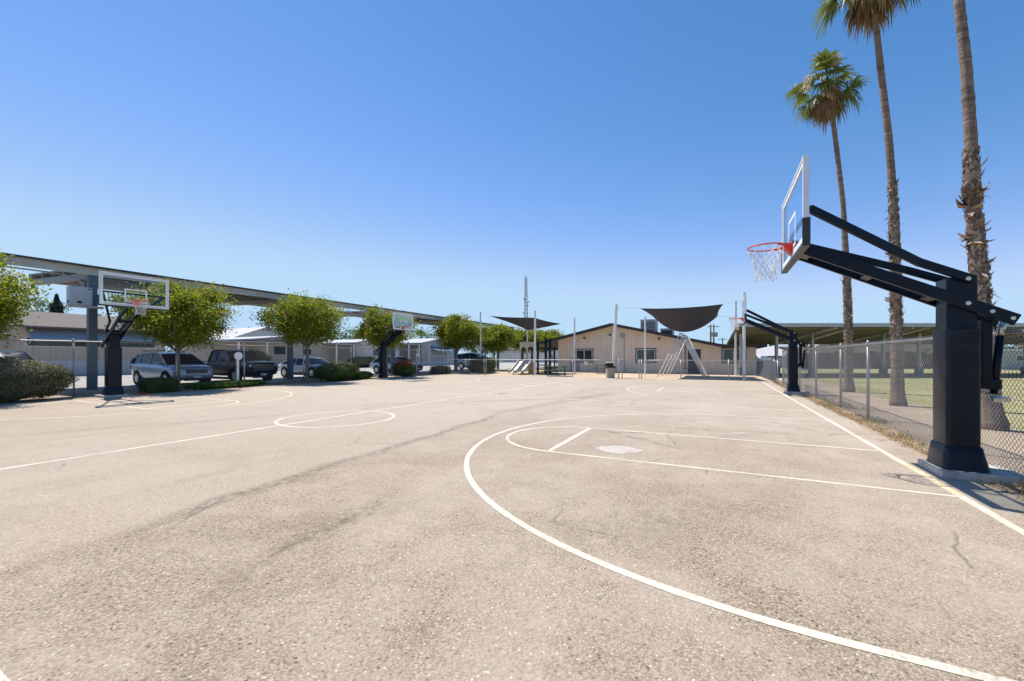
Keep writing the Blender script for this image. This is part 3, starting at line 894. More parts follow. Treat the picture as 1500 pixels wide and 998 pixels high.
# paths are metres from each palm's own foot; they lean towards the court
palm('nearest fan palm, thick shaggy trunk behind the big hoop post', 4.95, 11.75,
     [(0, 0, 0), (-.05, -.02, .35), (-.12, -.06, 1.2), (-.21, -.11, 2.3), (-.27, -.13, 3.4), (-.39, -.20, 4.65), (-.41, -.20, 5.9), (-.49, -.24, 7.3), (-.62, -.31, 8.6), (-1.0, -.5, 14.2)],
     [.25, .20, .168, .155, .142, .122, .108, .097, .086, .08], True, (1.9, 5.6), nf=30, size=1.35, seed=5, bootn=900, flaps=(3.75, 3.95, 4.45, 4.65, 4.75))
palm('middle fan palm, crown cut by the photo top', 4.80, 16.15,
     [(0, 0, 0), (-.02, 0, .4), (-.03, -.01, 1.9), (-.08, -.04, 3.95), (-.13, -.07, 6.0), (-.26, -.13, 8.0), (-.47, -.24, 10.0), (-.60, -.30, 11.4), (-.74, -.37, 13.0)],
     [.24, .18, .152, .138, .112, .104, .091, .085, .08], True, (1.9, 6.6), nf=38, size=1.28, seed=11, bootn=800, flaps=(4.55, 3.1))
palm('shortest and farthest fan palm, whole crown visible against the sky', 4.85, 21.6,
     [(0, 0, 0), (-.01, 0, .5), (-.01, 0, 2.67), (-.08, -.04, 4.9), (-.21, -.11, 7.8), (-.44, -.22, 10.0), (-.62, -.31, 11.6), (-.80, -.40, 12.9)],
     [.26, .18, .148, .142, .10, .098, .09, .085], True, (1.7, 5.6), nf=31, size=1.3, seed=23, bootn=800)

# ------------------------------------------------------------------ shade sails
def post(name, label, base, top, r, group='white shade sail posts'):
    mb = MB(); b = Vector(base); tp = Vector(top)
    d = tp-b
    mb.tube([(0, 0, -.1), d], r, 14)
    o = mb.build(name, M['whitepole'], smooth=True); o.location = b
    md = o.modifiers.new('EdgeSplit', 'EDGE_SPLIT'); md.split_angle = math.radians(50)
    return tag(o, label, 'pole', group)

def sail(label, corners, posts_top, belly, concave=.12):
    c0 = sum((Vector(c) for c in corners), Vector())/4
    t = thing('shade_sail', label, 'shade sail', c0, 0, 'dark shade sails over the playground')
    A, B, C_, D_ = [Vector(c)-c0 for c in corners]
    n = 20; vs = []; fs = []
    for j in range(n+1):
        for i in range(n+1):
            u, v = i/n, j/n
            # pull the edges inwards
            uu, vv = u, v
            e = concave
            du = e*4*v*(1-v)*(1-2*u); dv = e*4*u*(1-u)*(1-2*v)
            uu = u+du; vv = v+dv
            p = A*(1-uu)*(1-vv)+B*uu*(1-vv)+C_*uu*vv+D_*(1-uu)*vv
            p.z -= belly*(4*u*(1-u))*(.06+.94*v**.8)*(1-.25*max(0, v-.8)/.2)
            p.z += .012*mnoise.noise((u*7, v*7, belly*9))
            vs.append(p)
    for j in range(n):
        for i in range(n):
            a = j*(n+1)+i; fs.append((a, a+1, a+n+2, a+n+1))
    mb = MB(); mb.add(vs, fs)
    o = mb.build('fabric', M['sail'], t, smooth=True, fix=False)
    md = o.modifiers.new('Solid', 'SOLIDIFY'); md.thickness = .006
    for c, p in zip((A, B, C_, D_), posts_top):
        mb = MB(); mb.tube([c, Vector(p)-c0], .008, 6, False); mb.build('cable', M['galv'], t)
    return t

# sail over the slides
LP = [(-19.2, 31.9, 5.5), (-13.1, 30.2, 5.15), (-11.25, 34.6, 4.85), (-17.6, 38.6, 4.2)]
post('sail_post', 'white sail post at the far left, beside the tan hedge', (LP[0][0], LP[0][1], 0), LP[0], .075)
post('sail_post', 'white sail post in front of the slides', (LP[1][0], LP[1][1], 0), LP[1], .08)
post('sail_post', 'white sail post before the left beige window', (LP[2][0], LP[2][1], 0), LP[2], .07)
post('sail_post', 'white sail post behind the slides, mostly hidden', (LP[3][0], LP[3][1], 0), LP[3], .07)
sail('dark shade sail over the slides at left', [(-18.33, 32.0, 5.12), (-13.35, 30.6, 4.62), (-12.45, 34.5, 4.38), (-17.1, 37.7, 4.1)], LP, .12, .055)
RP = [(-6.45, 29.3, 5.15), (1.42, 29.25, 5.45), (1.2, 36.4, 5.8), (-5.55, 36.2, 4.85)]
post('sail_post', 'leaning white sail post behind the trash can', (-6.78, 29.5, 0), RP[0], .10)
post('sail_post', 'thickest white sail post, nearest the far right hoop', (RP[1][0], RP[1][1], 0), RP[1], .085)
post('sail_post', 'white sail post just left of the thickest one, before the right window', (RP[2][0], RP[2][1], 0), RP[2], .08)
post('sail_post', 'white sail post before the middle beige window', (RP[3][0], RP[3][1], 0), RP[3], .075)
sail('sagging dark shade sail over the white swing frame', [(-4.85, 29.4, 4.80), (.28, 29.4, 4.80), (-.05, 35.2, 4.58), (-4.5, 35.2, 4.45)],
     [(RP[0][0], RP[0][1], 4.9), (RP[1][0], RP[1][1], 4.95), (RP[2][0], RP[2][1], 4.5), (RP[3][0], RP[3][1], 4.7)], 1.45, .02)

# ------------------------------------------------------------------ beige community building
FY = 38.5
bld = thing('community_building', 'long low beige building with a shallow dark-edged gable behind the playground', 'building', (0, FY, 0))
RXP, RZ_, SL = -8.75, 4.38, .228
def roofz(x): return RZ_-SL*abs(x-RXP)
xl, xr, xk = -14.2, 2.72, .25
zk = roofz(xk)
mb = MB()
prof = [(xl, 0), (xr, 0), (xr, zk-.02), (xk, zk-.02), (RXP, RZ_-.03), (xl, roofz(xl)-.03)]
mb.prism(prof, 0, 22)
mb.build('wall', M['wallbeige'], bld)
mb = MB()
th = .10
mb.prism([(-17.3, roofz(-17.3)), (RXP, RZ_), (xk, zk), (3.35, zk-.03), (3.35, zk+.09), (xk+.05, zk+th+.04), (RXP, RZ_+th), (-17.3, roofz(-17.3)+th)], -.9, 22.6)
rf = mb.build('roof', M['roofgrey'], bld)
mb = MB()
for a, b in (((-17.35, roofz(-17.35)), (RXP, RZ_)), ((RXP, RZ_), (xk, zk)), ((xk, zk), (3.4, zk-.02))):
    mb.bar((a[0], -.925, a[1]+.02), (b[0], -.925, b[1]+.02), .04, .25)
mb.bar((3.38, -.9, zk), (3.38, 22.6, zk), .04, .22)
mb.bar((-17.33, -.9, roofz(-17.33)), (-17.33, 22.6, roofz(-17.33)), .04, .25)
mb.build('fascia', M['rooftrim'], rf)
mb = MB()
for x in (-16.9, -15.4): mb.b2(x-.08, x+.08, -.4, -.24, 0, roofz(x)-.01)
for x in (-16.9, -15.4): mb.b2(x-.08, x+.08, 6.0, 6.16, 0, roofz(x)-.01)
mb.build('porch_post', M['wintrim'], bld)
def window(cx, z0, z1, w, parent, fy=0.0):
    a = MB(); o = .09
    a.b2(cx-w/2-o, cx+w/2+o, fy-.03, fy+.02, z1, z1+o); a.b2(cx-w/2-o, cx+w/2+o, fy-.03, fy+.02, z0-o, z0)
    for s in (-1, 1): a.b2(cx+s*w/2, cx+s*(w/2+o), fy-.03, fy+.02, z0, z1)
    wi = a.build('window', M['wintrim'], parent)
    a = MB(); q = .06
    a.b2(cx-w/2, cx+w/2, fy-.022, fy+.02, z1-q, z1); a.b2(cx-w/2, cx+w/2, fy-.022, fy+.02, z0, z0+q)
    for s in (-1, 1): a.b2(cx+s*(w/2-q), cx+s*w/2, fy-.022, fy+.02, z0+q, z1-q)
    a.b2(cx-.035, cx+.035, fy-.0225, fy+.02, z0+q, z1-q)
    a.build('frame', M['winframe'], wi)
    a = MB(); a.b2(cx-w/2+q, cx+w/2-q, fy-.008, fy+.0, z0+q, z1-q); a.build('pane', M['winglass'], wi)
for x in (-11.55, -5.85, 1.12): window(x, .98, 2.13, 1.62, bld)
mb = MB(); mb.b2(-2.35, -1.35, -.04, .02, 0, 2.1); d = mb.build('door', M['doorblue'], bld)
mb = MB(); mb.box(-1.45, -.06, 1.0, .04, .06, .12); mb.build('handle', M['bolt'], d)
mb = MB(); mb.lathe([(.001, -.05), (.24, -.05), (.26, -.02), (.26, .0)], 20, (-7.9, 0, 3.42), 'y'); mb.build('gable_vent', M['hvac'], bld)
for x, z in ((-11.5, 3.25), (-4.7, 3.05), (-9.05, 3.5)):
    mb = MB(); mb.box(x, -.09, z, .16, .18, .13); mb.lathe([(.02, 0), (.09, -.06), (.09, -.08), (.001, -.08)], 10, (x, -.15, z-.02), 'y'); mb.build('flood_light', M['rooftrim'], bld)
mb = MB(); mb.b2(-7.78, -7.73, -.05, .0, .1, 3.15); mb.build('conduit', M['hvac'], bld)
mb = MB(); mb.b2(-2.9, -2.84, -.05, .0, .1, 2.6); mb.b2(-2.6, -2.52, -.05, .0, .1, 2.6); mb.b2(-13.0, -12.0, -.03, .0, .05, 1.3); mb.build('downpipe', M['hvac'], bld)

def hvac(label, x, y, z, sx, sy, sz):
    t = thing('rooftop_unit', label, 'air conditioner', (x, y, z), 0, 'rooftop air-conditioning units')
    mb = MB(); mb.b2(-sx/2, sx/2, -sy/2, sy/2, .1, sz); mb.b2(-sx/2-.05, sx/2+.05, -sy/2-.05, sy/2+.05, sz, sz+.05); mb.build('housing', M['hvac'], t, bevel=.02)
    mb = MB()
    for k in range(7): mb.b2(-sx/2+.12, sx/2-.12, -sy/2-.03, -sy/2, .25+k*(sz-.4)/7, .25+k*(sz-.4)/7+.06)
    mb.build('louvre', M['rooftrim'], t)
    mb = MB(); mb.b2(-sx/2, -sx/2+.1, -sy/2, sy/2, -.6, .1); mb.b2(sx/2-.1, sx/2, -sy/2, sy/2, -.6, .1); mb.build('leg', M['hvac'], t)
    return t
hvac('tall boxy rooftop unit on the right roof slope, left of the sagging sail', -6.2, 43.0, 3.75, 1.5, 1.3, 1.35)
hvac('smaller pale rooftop unit just right of the tall one', -4.55, 43.6, 3.35, 1.2, 1.0, .85)

# ------------------------------------------------------------------ playground pieces
def feet(px, D): return from_view(px, D)
# swing set
sw = thing('swing_set', 'white A-frame swing set under the sagging shade sail', 'swing set', (-2.4, 31.1, 0))
def swp(x, y, z): return (x, y, z)
ys = [0, 1.9, 3.8, 5.6]
for k, yy in enumerate(ys):
    ap = (0.15*k/3, yy, 3.12)
    for s in (-1, 1):
        mb = MB(); mb.tube([(ap[0]+s*1.5-.1*s*k/3, yy+.4*s*.8, 0), ap], .042, 10); mb.build('leg', M['whitepole'], sw, smooth=True)
mb = MB(); mb.tube([(0, -.1, 3.12), (.15, 5.7, 3.12)], .045, 10); mb.build('top_bar', M['whitepole'], sw, smooth=True)
for yy in (2.9, 4.7):
    x = .08
    mb = MB()
    for s in (-.22, .22): mb.tube([(x, yy+s, 3.1), (x, yy+s, .55)], .012, 5)
    so = mb.build('swing_chain', M['wood'], sw)
    mb = MB(); mb.b2(x-.1, x+.1, yy-.24, yy+.24, .5, .55); mb.build('seat', M['dark'], so, bevel=.015)

# play structure (axes turned to the view so that the slides run down to the left)
px_, py_ = from_view(772, 34.6)
ps = thing('play_structure', 'tan and black play structure with two cream slides under the left sail', 'playground structure', (px_, py_, 0), TH)
for x, y in ((-.35, 0), (-.35, 1.3), (.95, 0), (.95, 1.3), (1.65, .1), (2.0, .1), (1.65, 1.4), (2.0, 1.4)):
    mb = MB(); hh = 2.55 if x < 1 else 2.95
    mb.tube([(x, y, -.05), (x, y, hh)], .065, 10); mb.lathe([(.07, 0), (.07, .04), (.002, .08)], 10, (x, y, hh)); mb.build('post', M['dark'], ps, smooth=True)
mb = MB(); mb.b2(-.4, 1.0, -.05, 1.4, 1.0, 1.08); mb.b2(1.0, 2.05, .05, 1.45, .7, .78); mb.build('platform', M['dark'], ps)
mb = MB()
arch = [(-.62, 1.5), (-.62, 2.7), (.72, 2.7), (.72, 1.1), (.55, 1.1), (.55, 2.0)]+[(.3+.25*math.cos(a), 2.05+.25*math.sin(a)) for a in [PI*k/8 for k in range(9)]]+[(.05, 1.1), (-.08, 1.1), (-.08, 2.0)]+[(-.3+.2*math.cos(a), 2.05+.2*math.sin(a)) for a in [PI*k/8 for k in range(9)]]+[(-.5, 1.5)]
mb.prism(arch, -.16, -.10); mb.build('play_panel', M['tanpanel'], ps)
mb = MB(); mb.b2(.1, .75, -.14, -.09, 0.05, 1.0); mb.build('lower_panel', mat('mustard_panel', (.42, .25, .06), .5), ps)
sd_ = Vector((-.62, -.78, 0)).normalized(); sw_ = Vector((.78, -.62, 0)).normalized()
for k in range(2):
    o0 = Vector((-.30, -.12, 0))+sw_*(.62*k)+Vector((.12*k, .2*k, 0))
    bl = [(0, 1.12), (.25, 1.08), (.6, .80), (1.15, .36), (1.4, .22), (1.75, .18)]
    w = .25; mb = MB()
    vs = []; fs = []
    for (q, z) in bl:
        p = o0+sd_*q
        for (off, dz) in ((-w, 0), (w, 0), (w, -.04), (-w, -.04)): vs.append((p.x+sw_.x*off, p.y+sw_.y*off, z+dz))
    for i in range(len(bl)-1):
        for j in range(4): fs.append((4*i+j, 4*i+(j+1) % 4, 4*i+4+(j+1) % 4, 4*i+4+j))
    fs += [(0, 1, 2, 3), (4*len(bl)-1, 4*len(bl)-2, 4*len(bl)-3, 4*len(bl)-4)]
    mb.add(vs, fs); sl = mb.build('slide', M['slide'], ps)
    for sg_ in (-1, 1):
        mb = MB()
        for a, b in zip(bl, bl[1:]):
            p = o0+sd_*a[0]+sw_*sg_*(w+.03); q = o0+sd_*b[0]+sw_*sg_*(w+.03)
            mb.bar((p.x, p.y, a[1]+.06), (q.x, q.y, b[1]+.06), .05, .2)
        mb.build('slide_rail', M['slideside'], sl)
    p = o0+sd_*bl[-2][0]
    mb = MB(); mb.tube([(p.x, p.y, .18), (p.x, p.y, -.02)], .03, 6); mb.build('slide_leg', M['dark'], sl)
mb = MB()
for k in range(4): mb.b2(2.1, 2.6, .3, 1.2, .15*k, .15*k+.05)
mb.tube([(2.6, .25, .0), (2.6, .25, 1.0), (2.05, .25, 1.6)], .025, 6); mb.tube([(2.6, 1.25, .0), (2.6, 1.25, 1.0), (2.05, 1.25, 1.6)], .025, 6)
mb.build('step', M['dark'], ps)

def picnic(label, x, y, rz, L=1.85):
    t = thing('picnic_table', label, 'picnic table', (x, y, 0), rz, 'green picnic tables in the playground')
    mb = MB(); mb.b2(-L/2, L/2, -.36, .36, .72, .76); mb.build('tabletop', M['green'], t, bevel=.012)
    for s in (-1, 1):
        mb = MB(); mb.b2(-L/2, L/2, s*.62-.13, s*.62+.13, .42, .455); mb.build('bench', M['green'], t, bevel=.01)
        mb = MB(); x0 = s*(L/2-.3)
        mb.tube([(x0, -.22, .73), (x0, -.45, 0)], .026, 8); mb.tube([(x0, .22, .73), (x0, .45, 0)], .026, 8); mb.tube([(x0, -.7, .40), (x0, .7, .40)], .024, 8)
        mb.build('leg_frame', M['green'], t, smooth=True)
    return t
x, y = from_view(815, 30.8); picnic('green metal picnic table behind the fence, right of the slides', x, y, TH-.05)
x, y = from_view(880, 36.0); picnic('green picnic table close to the beige wall, left of the trash can', x, y, .05, 1.3)

x, y = from_view(894, 28.2)
tc = thing('trash_can', 'square tan litter bin with a dark hooded lid in front of the low fence', 'trash can', (x, y, 0), TH)
mb = MB(); mb.loft([rrect(0, 0, .25, .25, .05, 0), rrect(0, 0, .27, .27, .05, .68)]); mb.build('bin_body', M['canbody'], tc)
mb = MB(); mb.loft([rrect(0, 0, .30, .30, .05, .685), rrect(0, 0, .31, .31, .05, .80), rrect(0, 0, .27, .27, .05, .815)]); mb.b2(-.28, .28, .2, .28, .80, 1.02); lid = mb.build('lid', M['canlid'], tc)
mb = MB(); mb.loft([rrect(0, 0, .30, .30, .06, 1.0), rrect(0, 0, .30, .30, .06, 1.06), rrect(0, 0, .2, .2, .06, 1.10)]); mb.build('hood', mat('grey_tan_bin_hood', (.30, .28, .25), .6), lid)

x, y = from_view(909.5, 27.6)
ub = thing('utility_box', 'grey electrical box on two posts right of the trash can', 'utility box', (x, y, 0), TH)
mb = MB(); mb.b2(-.14, .14, -.1, .1, .42, 1.26); mb.build('box', M['hvac'], ub, bevel=.01)
for s in (-1, 1):
    mb = MB(); mb.tube([(s*.12, .13, -.02), (s*.12, .13, 1.3)], .028, 8); mb.build('leg', M['galv'], ub, smooth=True)
x, y = from_view(858, 29.1)
sg = MB(); sg.prism([(-.12, -.13), (.12, -.13), (.13, .13), (-.13, .13)], -.008, .008)
o = sg.build('fence_sign', M['signface']); o.location = (x, 28.40, 1.0); tag(o, 'small pale yellow sign hung on the low fence rail', 'sign')

# ------------------------------------------------------------------ solar carport at left
sc_ = thing('solar_carport', 'long grey solar carport with blue-grey columns over the parked cars', 'carport', (-23.1, 0, 0))
Y0, Y1 = -6.0, 46.0
mb = MB(); mb.b2(.1, .16, Y0, Y1, 4.80, 5.10); mb.b2(.03, .1, Y0, Y1, 4.80, 4.86); mb.b2(.03, .1, Y0, Y1, 5.04, 5.10); mb.build('front_beam', M['steelbeam'], sc_)
mb = MB(); mb.b2(-.6, .35, Y0, Y1, 5.12, 5.16); mb.build('panel_edge', M['solar'], sc_)
for a, b in ((-6, -.5), (7.2, 20.6), (25.2, 41.0)):
    mb = MB(); mb.add([(-6.3, a, 5.34), (-.62, a, 5.10), (-.62, b, 5.10), (-6.3, b, 5.34), (-6.3, a, 5.40), (-.62, a, 5.16), (-.62, b, 5.16), (-6.3, b, 5.40)], [(0, 1, 2, 3), (7, 6, 5, 4), (0, 4, 5, 1), (1, 5, 6, 2), (2, 6, 7, 3), (3, 7, 4, 0)]); mb.build('solar_deck', M['deck'], sc_)
    for k in range(5):
        xx = -6.0+k*1.25; zz = 5.10-(xx+.62)*.042; mb = MB(); mb.b2(xx-.04, xx+.04, a, b, zz-.16, zz-.004); mb.build('purlin', M['deck'], sc_)
    mb = MB(); mb.b2(-6.36, -6.31, a, b, 5.06, 5.42); mb.build('back_beam', M['steelbeam'], sc_)
for yy in (-1.35, 7.4, 16.2, 24.95, 33.7, 42.4):
    mb = MB(); mb.b2(-.14, .09, yy-.14, yy+.14, -.05, 4.80); cc = mb.build('column', M['bluecol'], sc_, bevel=.015)
    mb = MB(); mb.bar((-6.2, yy, 5.02), (-.15, yy, 4.80), .2, .26); mb.build('cantilever_arm', M['deck'], sc_)
    mb = MB(); mb.bar((-.1, yy, 4.0), (-1.3, yy, 4.75), .1, .12); mb.build('brace', M['deck'], sc_)
    mb = MB(); mb.bar((-.05, yy+1.0, 4.78), (-2.4, yy+2.9, 4.9), .09, .09); mb.build('diagonal_brace', M['dark'], sc_)
mb = MB(); mb.tube([(.13, -6, 4.70), (.13, 6.1, 4.70), (.13, 6.7, 4.66), (.1, 7.1, 4.45), (.1, 7.2, 4.1)], .03, 8); mb.build('conduit', M['galv'], sc_, smooth=True)

cab = thing('electrical_cabinet', 'pale grey electrical cabinet mounted high on the carport column', 'electrical cabinet', (-22.99, 6.93, 0))
mb = MB(); mb.b2(.0, .36, -.33, .33, 3.50, 4.24); cb = mb.build('housing', M['cabinet'], cab, bevel=.03)
mb = MB(); mb.b2(.36, .366, -.12, .02, 3.57, 3.66); vo_ = mb.build('vent', M['dark'], cb)
mb = MB(); mb.b2(.36, .366, .20, .28, 4.13, 4.17); mb.build('vent', M['dark'], cb)
mb = MB(); mb.b2(.12, .28, -.336, -.33, 3.56, 3.68); mb.build('vent', M['dark'], cb)
mb = MB(); mb.b2(.04, .40, -.36, .66, 3.42, 3.50); mb.build('shelf_bracket', M['steelbeam'], cab)

# ------------------------------------------------------------------ carport at right
cx_, cy_ = from_view(1080, 29.5)
rc = thing('open_carport', 'wide open carport with an olive corrugated roof across the lawn at right', 'carport', (cx_, cy_, 0), TH)
FZ, BZ, DEP, LEN, SK = 3.72, 2.62, 8.0, 34.0, 3.4
mb = MB()
vs = [(0, 0, FZ), (LEN, 0, FZ), (LEN, DEP, BZ), (SK, DEP, BZ)]
mb.add(vs+[(a, b, c+.05) for a, b, c in vs], [(0, 1, 2, 3), (7, 6, 5, 4), (0, 4, 5, 1), (1, 5, 6, 2), (2, 6, 7, 3), (3, 7, 4, 0)])
rd = mb.build('roof_deck', M['olivedeck'], rc)
mb = MB()
for k in range(13):
    f = (k+.5)/13
    mb.bar((SK*f+.1, DEP*f, FZ+(BZ-FZ)*f-.05), (LEN, DEP*f, FZ+(BZ-FZ)*f-.05), .06, .09)
mb.build('purlin', mat('olive_purlin', (.23, .215, .14), .6, .2), rd)
mb = MB(); mb.b2(-.05, LEN, -.07, -.002, FZ-.13, FZ+.14); mb.build('front_fascia', mat('grey_gutter', (.42, .44, .46), .5, .3), rc)
col_proto = None
for k in range(12):
    xx = 1.7+k*2.78
    mb = MB(); mb.b2(xx-.08, xx+.08, 2.5, 2.7, 0, FZ-.47); mb.build('column', M['galv'], rc)
    mb = MB(); mb.b2(xx-.19, xx+.19, 2.4, 2.8, -.02, .62); mb.build('column_base', M['bluecol'], rc, bevel=.02)
    if k % 2 == 0 and k > 0:
        mb = MB(); mb.bar((xx, 2.6, FZ-.95), (xx+1.3, .3, FZ-.15), .07, .1); mb.build('brace', M['steelbeam'], rc)
        mb = MB(); mb.bar((xx, .2, FZ-.16), (xx, DEP-.1, BZ-.13), .12, .2); mb.build('rafter', M['steelbeam'], rc)

# ------------------------------------------------------------------ vehicles
def wheel(root, x, s, w, r, parent_name='wheel'):
    y = s*(w/2-.12)
    a = MB()
    a.lathe([(r*.6, -.11), (r*.93, -.115), (r, -.08), (r, .08), (r*.93, .115), (r*.6, .11), (r*.58, .06)], 24, (x, y, r), 'y', False)
    wo = a.build('wheel', M['tyre'], root, smooth=False)
    b = MB(); fy = y+s*.085
    b.lathe([(.001, -.01), (r*.64, -.01), (r*.66, .012), (r*.58, .012), (r*.58, -.005)], 20, (x, fy, r), 'y', False)
    for k in range(5):
        t = 2*PI*k/5+.3
        b.bar((x, fy+s*.012, r), (x+r*.62*math.cos(t), fy+s*.012, r+r*.62*math.sin(t)), .075, .02, (0, 1, 0))
    b.lathe([(.001, .0), (.06, .0), (.06, .03), (.001, .03)], 10, (x, fy if s > 0 else fy-.03, r), 'y')
    b.build('rim', M['alloy'], wo)

def vehicle(name, label, cat, x, y, rz, paint, L, W, H, stations, cabin, wheels, wr, lamp='flat', bed=None, roofrack=False, taillight=True, grille=(.62, .5, .28)):
    t = thing(name, label, cat, (x, y, 0), rz)
    # body shell
    mb = MB(); rings = []
    for (sx, zb, zs, w, crown) in stations:
        hw = w
        ring = [(sx, -hw*.80, zb), (sx, -hw*.97, zb+.10), (sx, -hw, zb+(zs-zb)*.45), (sx, -hw*.985, zb+(zs-zb)*.72), (sx, -hw*.93, zs-.02), (sx, -hw*.80, zs+crown*.6),
                (sx, 0, zs+crown),
                (sx, hw*.80, zs+crown*.6), (sx, hw*.93, zs-.02), (sx, hw*.985, zb+(zs-zb)*.72), (sx, hw, zb+(zs-zb)*.45), (sx, hw*.97, zb+.10), (sx, hw*.80, zb)]
        rings.append(ring)
    mb.loft(rings)
    body = mb.build('body', [paint, M['trimblack']], t, smooth=True)
    sd = body.modifiers.new('Sub', 'SUBSURF'); sd.levels = 2; sd.render_levels = 2
    cut = MB()
    for wx in wheels:
        for s in (-1, 1):
            cut.lathe([(wr*1.16, -.2), (wr*1.16, .35)] if s > 0 else [(wr*1.16, -.35), (wr*1.16, .2)], 28, (wx, s*(W/2-.06), wr*1.02), 'y')
    co = cut.build('wheel_cutter', M['trimblack'])
    co.location = (0, 0, 0); co.parent = t
    bo = body.modifiers.new('Bool', 'BOOLEAN'); bo.object = co; bo.operation = 'DIFFERENCE'; bo.solver = 'EXACT'
    dg = bpy.context.evaluated_depsgraph_get()
    nm = bpy.data.meshes.new_from_object(body.evaluated_get(dg))
    body.modifiers.clear(); body.data = nm
    nm.name = 'body'
    bpy.data.objects.remove(co)
    # cabin: side outline (x,z) from tail to nose
    base_w, top_w = W/2*.90, W/2*.70
    zlo = min(p[1] for p in cabin); zhi = max(p[1] for p in cabin)
    def yy(z): return base_w+(top_w-base_w)*(z-zlo)/(zhi-zlo)
    n = len(cabin)
    for nm_, rng, m_ in (('rear_window', (0, 1), M['carglass']), ('roof', (1, n-2), paint), ('windscreen', (n-2, n-1), M['carglass'])):
        a = MB(); pts = cabin[rng[0]:rng[1]+1]
        vs = []; fs = []
        for (cx, cz) in pts:
            w = yy(cz); crown = .035 if cz > zlo+.2 else .0
            vs += [(cx, -w, cz), (cx, -w*.5, cz+crown*.8), (cx, 0, cz+crown), (cx, w*.5, cz+crown*.8), (cx, w, cz)]
        for i in range(len(pts)-1):
            for j in range(4): fs.append((5*i+j, 5*i+j+1, 5*i+5+j+1, 5*i+5+j))
        a.add(vs, fs); a.build(nm_, m_, t, smooth=True)
    for s in (-1, 1):
        a = MB(); a.add([(cx, s*(yy(cz)-.012), cz-.0) for cx, cz in cabin], [tuple(range(n))]); a.build('side_window', M['carglass'], t)
    for s in (-1, 1):
        a = MB()
        pp = [Vector((cx, s*yy(cz), cz)) for cx, cz in cabin]
        for i in range(n-1):
            wd = .042
            if i == 0: wd = .20 if n == 7 else .10
            a.bar(pp[i], pp[i+1], wd, .05)
        xs = [cabin[1][0]*.55+cabin[n-2][0]*.45, ] if n < 7 else [cabin[1][0]*.72+cabin[n-2][0]*.28, cabin[1][0]*.3+cabin[n-2][0]*.7]
        for bx in xs: a.bar((bx+.04, s*(yy(zlo)+.0), zlo), (bx, s*(yy(zhi-.04)), zhi-.04), .05, .03)
        a.build('pillar', paint, t)
    for wx in wheels:
        for s in (-1, 1): wheel(t, wx, s, W, wr)
    nose = L/2
    gz, gw, gh = grille
    a = MB(); a.b2(nose-.10, nose+.012, -gw, gw, gz-gh/2, gz+gh/2); g = a.build('grille', M['trimblack'], t, bevel=.02)
    a = MB()
    for k in range(3): a.b2(nose-.02, nose+.026, -gw*.95, gw*.95, gz-gh/2+.04+k*gh/3, gz-gh/2+.058+k*gh/3)
    a.build('grille_bar', M['greychrome'], g)
    a = MB(); a.b2(nose-.12, nose+.004, -W*.27, W*.27, .28, .40); a.build('air_intake', M['trimblack'], t, bevel=.02)
    for s in (-1, 1):
        a = MB(); a.b2(wheels[0]+wr*1.15, wheels[1]-wr*1.15, s*(W/2-.05), s*(W/2+.004), .20, .34); a.build('sill', M['trimblack'], t, bevel=.02)
    for s in (-1, 1):
        a = MB(); a.add([(nose-.02, s*gw*1.08, gz+gh*.1), (nose-.06, s*(W/2*.80), gz+gh*.15), (nose-.42, s*(W/2*.955), gz+gh*.48), (nose-.40, s*(W/2*.93), gz+gh*.72), (nose-.10, s*(W/2*.7), gz+gh*.56), (nose-.04, s*gw*1.08, gz+gh*.48)], [(0, 1, 2, 3, 4, 5)])
        o = a.build('headlight', M['lamp'], t); md = o.modifiers.new('S', 'SOLIDIFY'); md.thickness = .06; md.offset = 0
        a = MB(); tz = stations[1][2]; a.b2(-nose-.005, -nose+.12, s*W*.33, s*W*.45, tz-.32, tz-.12); a.build('tail_light', M['taillamp'], t, bevel=.02)
        a = MB(); mx = cabin[-1][0]-.42; a.b2(mx-.06, mx+.07, s*(W/2+.02), s*(W/2+.19), zlo+.02, zlo+.15); a.bar((mx, s*(W/2-.1), zlo+.04), (mx, s*(W/2+.05), zlo+.06), .05, .04); a.build('wing_mirror', paint if name != 'pickup_truck' else M['trimblack'], t, bevel=.02)
        a = MB()
        for hx in ((-.75, .35) if n >= 7 or name == 'parked_sedan' else (.0,)): a.b2(hx-.09, hx+.09, s*(W/2-.02), s*(W/2+.012), zlo-.18, zlo-.15)
        a.build('door_handle', M['chrome'] if name == 'parked_suv' else paint, t)
    a = MB(); a.b2(nose+.012, nose+.03, -.16, .16, .42, .52); a.build('number_plate', M['plate'], t)
    if roofrack:
        a = MB()
        for s in (-1, 1): a.bar((-1.7, s*.55, zhi+.075), (.1, s*.55, zhi+.075), .04, .04)
        for bx in (-1.5, -.2): a.bar((bx, -.58, zhi+.09), (bx, .58, zhi+.09), .05, .03)
        a.build('roof_rack', M['trimblack'], t)
    if bed: bed(t)
    return t

